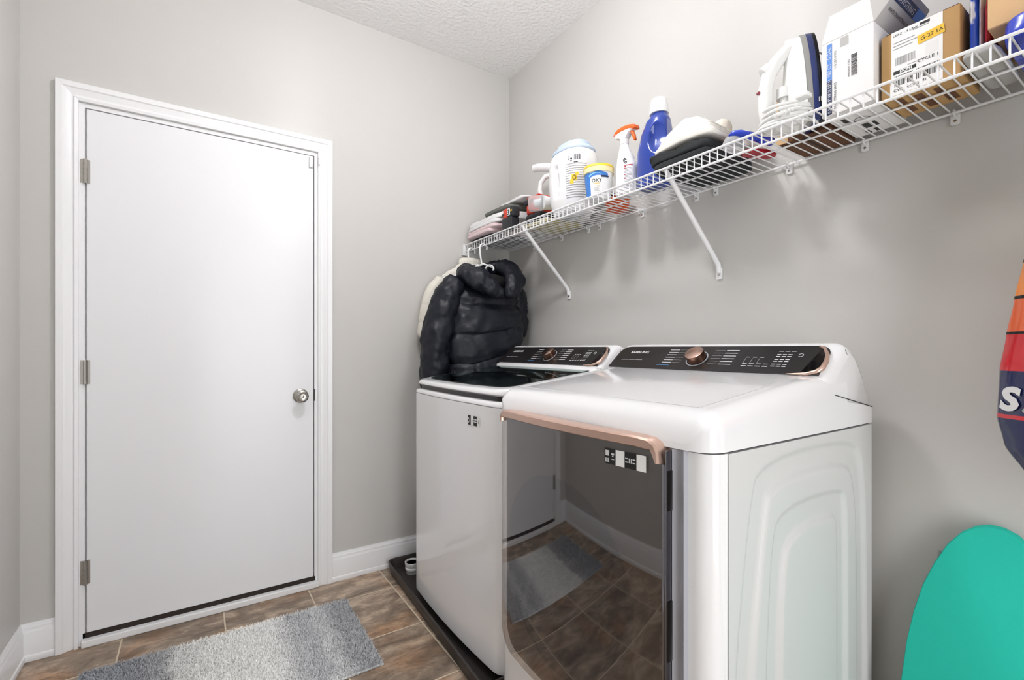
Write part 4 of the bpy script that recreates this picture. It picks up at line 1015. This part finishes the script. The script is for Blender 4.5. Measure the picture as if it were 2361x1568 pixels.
rects(barcode(.066, .078, .052, .013, 8, False), fo+Vector((-.0003, 0, 0)), X_, Z_, 'print_black', bx, 'barcode')
rects([(.042, .160, .060, .182)], fo+Vector((-.0002, 0, 0)), X_, Z_, 'box_grey', bx, 'tape')
# printing on the outward face of the lifted side flap
a0 = Vector((bxf+.012, by0-.052, TOP+BH+.066)); a1 = Vector((bxb-.02, by0-.052, TOP+BH+.066)); low = Vector((bxf+.002, by0, TOP+BH))
fx = (a1-a0).normalized(); fy = (a0-low); fy = (fy-fx*fy.dot(fx)).normalized(); fn = fx.cross(fy)
fo2 = low+fn*.0018
if fn.y > 0 and fn.z > 0: pass
dn = Vector((0, -fy.z, fy.y)); dn = dn if dn.z < 0 else -dn
fo2 = low+dn*.0016
rects([(.012, .050, .135, .072)], fo2, fx, fy, 'label_navy', bx, 'blue_strip'); rects([(.135, .050, .180, .072)], fo2, fx, fy, 'label_blue', bx, 'blue_strip')
text('DRAWSTRING', .017, fo2+dn*.0004+fy*.054+fx*.016, fx, fy, 'print_white', bx)
text('WHITE DRAWSTRING BAGS', .0105, fo2+dn*.0004+fy*.030+fx*.020, fx, fy, 'print_black', bx)
# printing under the box
uo = Vector((bxf+.03, by1-.012, TOP-.0004))
R_ = [(.02, .01, .05, .02), (.09, .03, .125, .045), (.09, .05, .125, .060), (.14, .02, .165, .03), (.14, .04, .165, .05)]
rects(R_, uo, (1, 0, 0), (0, -1, 0), 'print_black', bx, 'underside_print')
MB().tube([uo+Vector((.055+.016*math.cos(t*.35), -.045+.016*math.sin(t*.35), -.0004)) for t in range(18)], .0006, 4, closed=True).obj('underside_mark', 'print_black', bx)
# ---- shipping carton
sc = thing('shipping_carton', 'brown shipping carton with white address label and yellow sticker', 'box', (-.15, -2.005, TOP))
cy0, cy1, cxf, cxb, CH = -2.078, -1.937, -.212, -.068, .150
B(cxf, cxb, cy0, cy1, TOP, TOP+CH).obj('carton', 'cardboard', sc, bevel=.0015, seg=1)
B(cxf+.006, cxb, cy0+.004, cy1+.004-.012, TOP+CH, TOP+CH+.004).obj('top_flap', 'cardboard_dark', sc, smooth=0)
fo = Vector((cxf-.0005, cy1, TOP))
rects([(.020, .002, .112, .150)], fo, X_, Z_, 'paper', sc, 'address_label')
fp = fo+Vector((-.0003, 0, 0))
rects([(.024, .050, .066, .058)], fp, X_, Z_, 'print_black', sc, 'dark_bar')
text('DCM1', .0085, fp+Vector((-.0004, -.036, .0512)), X_, Z_, 'paper', sc, bold=.0003)
text('CYCLE 1', .0100, fp+Vector((-.0003, -.068, .058)), X_, Z_, 'print_black', sc)
text('LEAZ 1.4 LBW', .0075, fp+Vector((-.0003, -.023, .138)), X_, Z_, 'print_black', sc)
text('CVA', .0095, fp+Vector((-.0003, -.024, .010)), X_, Z_, 'print_black', sc)
text('KCVG', .0085, fp+Vector((-.0003, -.048, .010)), X_, Z_, 'print_black', sc)
text('M1', .0085, fp+Vector((-.0003, -.074, .012)), X_, Z_, 'print_black', sc)
rects(barcode(.026, .022, .034, .024, 11)+barcode(.066, .022, .040, .024, 12), fp, X_, Z_, 'print_black', sc, 'barcode')
rects(barcode(.028, .070, .036, .018, 13), fp, X_, Z_, 'print_grey', sc, 'barcode')
rects([(.024, .122, .064, .124), (.024, .115, .074, .117), (.024, .108, .06, .110), (.060, .136, .088, .138), (.05, .062, .085, .0635)], fp, X_, Z_, 'print_grey', sc, 'printed_text')
rects([(.072, .140, .090, .146)], fp, X_, Z_, 'print_black', sc, 'dark_bar')
rects([(.082, .068, .104, .094)], fp, X_, Z_, 'box_white', sc, 'blank_square')
st_o = fp+Vector((-.0006, -.070, .098)); sxd = Vector((0, -math.cos(.28), math.sin(.28)*.35)); syd = Vector((0, math.sin(.1), math.cos(.1)))
rects([(0, 0, .046, .020)], st_o, sxd, syd, 'sticker_yellow', sc, 'yellow_sticker')
text('G-27.1A', .0115, st_o+Vector((-.0004, -.004, .0065)), sxd, syd, 'print_black', sc)
rects([(.01, .01, .05, .022), (.06, .012, .11, .024), (.02, .04, .06, .055), (.075, .045, .115, .06), (.02, .075, .055, .09), (.07, .08, .115, .10)], (cxf+.01, cy1-.012, TOP-.0005), (1, 0, 0), (0, -1, 0), 'cardboard_dark', sc, 'underside_print')
# ---- plastic packs at the near end
bpk = thing('blue_pack', 'glossy blue plastic pack lying flat under the near cardboard box', 'pack', (-.17, -2.27, TOP))
mb = cloth_slab(-.292, -.03, -2.43, -2.150, TOP, TOP+.040, .003, 41); mb.obj('film', 'plastic_blue', bpk, smooth=60)
mb = cloth_slab(-.27, -.06, -2.145, -2.090, TOP+.0005, TOP+.012, .003, 42); mb.obj('clear_end', 'box_grey', bpk, smooth=60)
c2 = thing('brown_box', 'plain tan cardboard box lying on the blue plastic pack at the shelf end', 'box', (-.16, -2.24, TOP+.046))
B(-.262, -.05, -2.40, -2.129, TOP+.0435, TOP+.25).obj('carton', 'cardboard_pale', c2, bevel=.002, seg=1)
B(-.258, -.05, -2.396, -2.131, TOP+.25, TOP+.253).obj('top_flap', 'cardboard', c2, smooth=0)
c2b = B(-.2625, -.2619, -2.40, -2.127, TOP+.15, TOP+.151).obj('flap_line', 'cardboard', c2, smooth=0)
fb = thing('foil_bag', 'upright crinkled blue and white foil bag with maroon panel between the cartons', 'bag', (-.17, -2.105, TOP+.04))
def foil(y0, y1, x0, x1, z0, z1, nm, m_, sd):
    R = []
    for k in range(15):
        z = z0+(z1-z0)*k/14; ring = []
        for i in range(20):
            t = 2*PI*i/20; ex, ey = se(t, (x1-x0)/2, (y1-y0)/2, 3)
            w_ = fbm((ex*40+sd, ey*40, z*40), 1.2)*.0035
            ring.append(((x0+x1)/2+ex+w_, (y0+y1)/2+ey*(1-.5*(k/14)**3)+w_*.5, z))
        R.append(ring)
    MB().rings(R).obj(nm, m_, fb, smooth=50)
foil(-2.102, -2.084, -.20, -.06, TOP+.022, TOP+.30, 'film', 'foil_blue', 1)
foil(-2.111, -2.1025, -.205, -.06, TOP+.022, TOP+.30, 'silver_edge', 'foil_white', 2)
foil(-2.1255, -2.112, -.215, -.06, TOP+.045, TOP+.135, 'maroon_panel', 'maroon', 3)

# ------------------------------------------------------------------ hangers and jackets
def hanger(name, label, x, y, ztop, drop, span):
    h_ = thing(name, label, 'hanger', (x, y, ztop-drop), group='white plastic hangers on the shelf rail')
    hk = [(x+.026, y-.003, ztop-.022), (x+.030, y-.002, ztop-.008), (x+.022, y, ztop+.004), (x+.006, y, ztop+.009), (x-.008, y, ztop+.003), (x-.014, y, ztop-.012), (x-.012, y, ztop-.05), (x-.004, y, ztop-.09), (x, y, ztop-drop+.02)]
    MB().tube(hk, .0048, 10).obj('hook', 'hanger', h_, smooth=60)
    for s_ in (-1, 1):
        MB().tube([(x, y, ztop-drop+.022), (x+s_*.02, y-.03, ztop-drop+.010), (x+s_*.06, y-.03, ztop-drop-.004), (x+s_*span, y, ztop-drop-.06)], [.0048, .005, .005, .004], 10).obj('arm', 'hanger', h_, smooth=60)
    MB().tube([(x+.010+.015*math.cos(t*.42), y-.075+.004*t, ztop-drop-.008+.015*math.sin(t*.42)) for t in range(-3, 10)], .0042, 8).obj('curl', 'hanger', h_, smooth=60)
    MB().tube([(x-span, y, ztop-drop-.06), (x, y, ztop-drop-.067), (x+span, y, ztop-drop-.06)], .004, 8).obj('crossbar', 'hanger', h_, smooth=60)
    return h_
HR = SZ-.039+.0036+.006
hanger('coat_hanger', 'white plastic hanger with curled loop holding the black jacket', SX, -.205, HR-.006, .120, .17)
hanger('coat_hanger', 'white plastic hanger nearest the corner, holding the cream jacket', SX, -.075, HR-.006, .10, .17)
def ring_at(c, rx, ry, e, n, pert):
    out = []
    for i in range(n):
        t = 2*PI*i/n; x, y = se(t, rx, ry, e); p = Vector((c[0]+x, c[1]+y, c[2])); d_ = pert(p, t)
        nrm = Vector((x/rx/rx, y/ry/ry, 0)).normalized(); out.append(p+nrm*d_)
    return out
def puffer_body(tab, seams, depth, seed, n=72, m=80, wr=.006):
    z0, z1 = tab[0][0], tab[-1][0]; R = []
    for k in range(m+1):
        z = z0+(z1-z0)*k/m; cx, cy, rx, ry, e = lerp_table(tab, z)
        def pert(p, t):
            zz = p.z+.010*fbm((p.x*6+seed, p.y*6, 0), 1.3); d_ = min(abs(zz-s_) for s_ in seams)
            puff = depth*(min(1, d_/.030)**.5-1)
            return puff+wr*fbm((p.x*13+seed, p.y*13, p.z*9), 1.4, 4)+wr*.8*fbm((p.x*35, p.y*35+seed, p.z*14), 1.2, 3)*max(0, 1-d_/.03)
        R.append(ring_at((cx, cy, z), rx, ry, e, n, pert))
    return MB().rings(R)
def puffer_tube(path, rad, nseam, depth, seed, n=40, m=60, wr=.005, squash=1.):
    P = [Vector(p) for p in path]; L_ = [0]
    for a, b_ in zip(P, P[1:]): L_.append(L_[-1]+(b_-a).length)
    def at(s_):
        for i in range(len(P)-1):
            if s_ <= L_[i+1] or i == len(P)-2:
                t = (s_-L_[i])/(L_[i+1]-L_[i]); return P[i].lerp(P[i+1], t), rad[i]+(rad[i+1]-rad[i])*t
    pts = []; rr = []
    for k in range(m+1):
        p, r = at(L_[-1]*k/m); pts.append(p); rr.append(r)
    for _ in range(6):
        pts = [pts[0]]+[(pts[i-1]+pts[i]*2+pts[i+1])/4 for i in range(1, m)]+[pts[-1]]
    mb = MB(); mb.tube(pts, [r*(1-depth*(1-abs(math.sin(PI*nseam*k/m))**.45))*(min(1, .35+k*.25) if k < 3 else min(1, .5+(m-k)*.2)) for k, r in enumerate(rr)], n, squash=squash)
    out = []
    for i, p in enumerate(mb.v):
        c = pts[i//n]; d_ = (Vector(p)-c); l = d_.length or 1
        q = Vector(p); out.append(tuple(q+d_/l*(wr*fbm((q.x*12+seed, q.y*12, q.z*10), 1.5, 4)+wr*.7*fbm((q.x*34+seed, q.y*34, q.z*18), 1.3, 3))))
    mb.v = out; return mb
jk = thing('puffer_jacket', 'black quilted puffer jacket hanging from the shelf rail above the washer', 'jacket', (-.3, -.25, .95))
bt = [(1.045, -.315, -.285, .205, .100, 2.6), (1.09, -.312, -.283, .222, .110, 2.5), (1.20, -.308, -.275, .222, .114, 2.5), (1.30, -.302, -.265, .212, .108, 2.4), (1.38, -.300, -.255, .200, .100, 2.4), (1.44, -.300, -.245, .180, .090, 2.3), (1.485, -.300, -.235, .135, .070, 2.2), (1.505, -.300, -.23, .08, .045, 2)]
def tilt(mb):
    mb.v = [(p[0], p[1]+.038, p[2]) for p in mb.v]
    mb.v = [(p[0], p[1], p[2]+max(0, p[0]+.43)*.25*max(0, min(1, (1.36-p[2])/.27))) for p in mb.v]; return mb
tilt(puffer_body(bt, [1.045, 1.19, 1.35, 1.46, 1.51], .013, 2, wr=.009)).obj('body', 'puffer_black', jk, smooth=70)
ht_ = [(.978, -.317, -.285, .208, .100, 2.6), (1.0, -.317, -.285, .212, .106, 2.6), (1.03, -.316, -.285, .212, .106, 2.6), (1.046, -.315, -.285, .204, .099, 2.6)]
R = []
for k in range(17):
    z = .978+.068*k/16; cx, cy, rx, ry, e = lerp_table(ht_, z)
    R.append(ring_at((cx, cy, z), rx, ry, e, 120, lambda p, t: .0022*math.sin(t*46+3*math.sin(t*5))+.006*fbm(p, 16)))
tilt(MB().rings(R)).obj('hem', 'puffer_black', jk, smooth=70)
puffer_tube([(-.455, -.235, 1.475), (-.515, -.24, 1.41), (-.555, -.238, 1.30), (-.582, -.232, 1.16), (-.592, -.225, 1.02), (-.592, -.22, .90)], [.050, .066, .074, .077, .073, .058], 3, .09, 5, wr=.009).obj('sleeve', 'puffer_black', jk, smooth=70)
puffer_tube([(-.15, -.23, 1.475), (-.105, -.225, 1.41), (-.085, -.215, 1.30), (-.082, -.205, 1.20), (-.082, -.20, 1.19)], [.045, .060, .060, .058, .05], 2, .07, 8, wr=.009).obj('sleeve', 'puffer_black', jk, smooth=70)
# hood: a thick collar of cloth folded forward, open at the top
puffer_tube([(-.285, -.385, 1.385), (-.345, -.372, 1.425), (-.405, -.345, 1.465), (-.438, -.285, 1.50), (-.42, -.215, 1.52), (-.36, -.165, 1.535)], [.022, .036, .044, .044, .038, .026], 1, .10, 12, wr=.009, squash=1.25).obj('hood_side', 'puffer_black', jk, smooth=70)
puffer_tube([(-.268, -.385, 1.385), (-.215, -.372, 1.435), (-.182, -.335, 1.49), (-.180, -.275, 1.535), (-.20, -.215, 1.556), (-.25, -.175, 1.548), (-.36, -.16, 1.535)], [.022, .040, .050, .052, .046, .036, .026], 1, .10, 15, wr=.009, squash=1.3).obj('hood_side', 'puffer_black', jk, smooth=70)
MB().sphere((-.30, -.27, 1.465), (.11, .085, .045), 28, 16).obj('hood_lining', 'puffer_lining', jk, smooth=70)
cj = thing('puffer_jacket', 'cream quilted jacket hanging behind the black one against the wall', 'jacket', (-.33, -.085, 1.15))
bt = [(1.15, -.33, -.075, .235, .05, 2.6), (1.22, -.33, -.075, .24, .055, 2.5), (1.34, -.325, -.075, .225, .055, 2.4), (1.44, -.32, -.075, .20, .052, 2.3), (1.53, -.315, -.075, .14, .045, 2.2), (1.575, -.31, -.075, .08, .038, 2), (1.60, -.305, -.075, .05, .03, 2)]
puffer_body(bt, [1.15, 1.23, 1.31, 1.39, 1.47, 1.55, 1.61], .007, 22, wr=.003).obj('body', 'puffer_cream', cj, smooth=70)
R = [ring_at((-.305, -.075, z), rx, ry, 2, 60, lambda p, t: .0016*math.sin(t*22)) for z, rx, ry in ((1.585, .066, .034), (1.60, .068, .036), (1.615, .062, .034), (1.62, .05, .028))]
MB().rings(R).obj('collar', 'puffer_cream', cj, smooth=70)
puffer_tube([(-.47, -.07, 1.50), (-.525, -.07, 1.43), (-.553, -.07, 1.32), (-.566, -.068, 1.20), (-.57, -.068, 1.17)], [.03, .042, .046, .044, .036], 4, .10, 25, wr=.003).obj('sleeve', 'puffer_cream', cj, smooth=70)

# ------------------------------------------------------------------ striped bag hanging at the near end of the shelf
hb = thing('striped_bag', 'glossy bag banded yellow, orange, red and navy hanging from the shelf', 'bag', (-.19, -2.33, .80))
Lh = Loft([(.80, -.19, -2.33, .012, .03, 2), (.825, -.19, -2.33, .035, .085, 2.2), (.87, -.19, -2.33, .052, .158, 2.3), (.93, -.19, -2.33, .062, .190, 2.3), (.985, -.19, -2.33, .066, .201, 2.3), (1.08, -.19, -2.33, .066, .197, 2.3), (1.15, -.19, -2.33, .062, .187, 2.3), (1.22, -.19, -2.33, .058, .176, 2.3), (1.30, -.19, -2.33, .052, .163, 2.2), (1.45, -.19, -2.33, .04, .13, 2.2), (1.58, -.19, -2.33, .022, .08, 2.2), (1.62, -.19, -2.33, .012, .03, 2)])
def band(z0, z1, m_, d_=0.):
    n = 90; k = max(3, int((z1-z0)/.008)); R = []
    for q in range(k+1):
        z = z0+(z1-z0)*q/k
        R.append([tuple(Vector(Lh.pt(2*PI*i/n, z, d_))+Vector((.004*fbm((0, i*.35, z*9), 1., 3), 0, 0))) for i in range(n)])
    return MB().rings(R).obj('band', m_, hb, smooth=60)
band(.80, .984, 'bag_navy'); band(.984, .992, 'bag_red'); bn_ = band(.992, 1.079, 'bag_navy'); band(1.079, 1.152, 'bag_red'); band(1.152, 1.157, 'bag_black', .0006)
band(1.157, 1.222, 'bag_redorange'); band(1.222, 1.228, 'bag_black', .0006); band(1.228, 1.294, 'bag_orange'); band(1.294, 1.300, 'bag_black', .0006); band(1.300, 1.62, 'bag_yellow')
MB().tube([(-.19, -2.33, 1.615), (-.235, -2.33, 1.645), (-.298, -2.33, HR+.004), (SX+.003, -2.33, HR+.010), (SX-.008, -2.33, HR-.004)], .004, 8).obj('strap', 'bag_black', hb, smooth=60)
def bag_text(s_, size, y, z, m_, bold=.002):
    cu = bpy.data.curves.new('t', 'FONT'); cu.body = s_; cu.size = size; cu.offset = bold; cu.shear = .15; cu.resolution_u = 3
    to = bpy.data.objects.new('t', cu); C.objects.link(to); me = bpy.data.meshes.new_from_object(to.evaluated_get(bpy.context.evaluated_depsgraph_get())); bpy.data.objects.remove(to); bpy.data.curves.remove(cu)
    bm = bmesh.new(); bm.from_mesh(me); bmesh.ops.triangulate(bm, faces=bm.faces); bmesh.ops.subdivide_edges(bm, edges=bm.edges, cuts=2); bm.to_mesh(me); bm.free()
    for v in me.vertices:
        Y = y-v.co.x; Zz = z+v.co.y; cx, cy, rx, ry, e = lerp_table(Lh.tab, Zz)
        q = max(-.999, min(.999, (Y-cy)/ry)); xx = -rx*(1-abs(q)**e)**(1/e); v.co = Vector((cx+xx-.0045, Y, Zz))-OFF[hb.name]
    me.name = 'lettering'; me.materials.clear(); me.materials.append(M[m_]); o = bpy.data.objects.new('lettering', me); C.objects.link(o); o.parent = hb
bag_text('S', .062, -2.137, 1.003, 'print_white', .003)
bag_text('o', .018, -2.172, 1.000, 'print_grey', .0005)
for k in range(5):
    mb = MB(); yy = -2.172-.012*k
    def fp_(u, v, yy=yy, k=k):
        Y = yy-.010*u-.004*v; Zz = .868+.004*(k % 2)+.022*v; cx, cy, rx, ry, e = lerp_table(Lh.tab, Zz); q = max(-.999, min(.999, (Y-cy)/ry)); return (cx-rx*(1-abs(q)**e)**(1/e)-.004, Y, Zz)
    mb.grid(fp_, 3, 3).obj('white_mark', 'print_white', hb)

# ------------------------------------------------------------------ ironing board leaning on the wall
ib = thing('ironing_board', 'small ironing board with teal cover leaning upright against the wall', 'ironing board', (-.09, -2.098, 0))
def board_out(s_=1.):
    hw = [(.03, .150), (.10, .156), (.20, .158), (.30, .156), (.40, .149), (.47, .139), (.54, .124), (.60, .104), (.65, .082), (.685, .058), (.705, .034), (.714, .012)]
    L_ = [(-w_*s_, z) for z, w_ in hw]; return L_+[(-a, z) for a, z in L_[::-1]]
def bpos(p, off): return (-.135+.112*(p[1]/.72)-off, -2.098-p[0], p[1]+.0)
O = board_out()
MB().rings([[bpos((a*.96, z*.985+.006), .0) for a, z in O], [bpos((a, z), .004) for a, z in O], [bpos((a, z), .016) for a, z in O], [bpos((a*.985, z*.992+.003), .021) for a, z in O]]).obj('cover', 'teal', ib, smooth=45)
MB().rings([[bpos((a*.9, z*.95+.02), -.004) for a, z in O], [bpos((a*.9, z*.95+.02), .0) for a, z in O]]).obj('frame', 'board_grey', ib, smooth=30)
for s_ in (-.10, .10):
    MB().tube([bpos((s_, .08), -.012), bpos((s_, .62), -.012)], .006, 8).obj('leg', 'board_grey', ib)
    MB().tube([bpos((s_, .06), .008), (bpos((s_, .06), .008)[0], -2.098-s_, .004), (bpos((s_, .06), .008)[0], -2.098-s_, .0005)], [.008, .008, .010], 8).obj('foot', 'board_grey', ib)
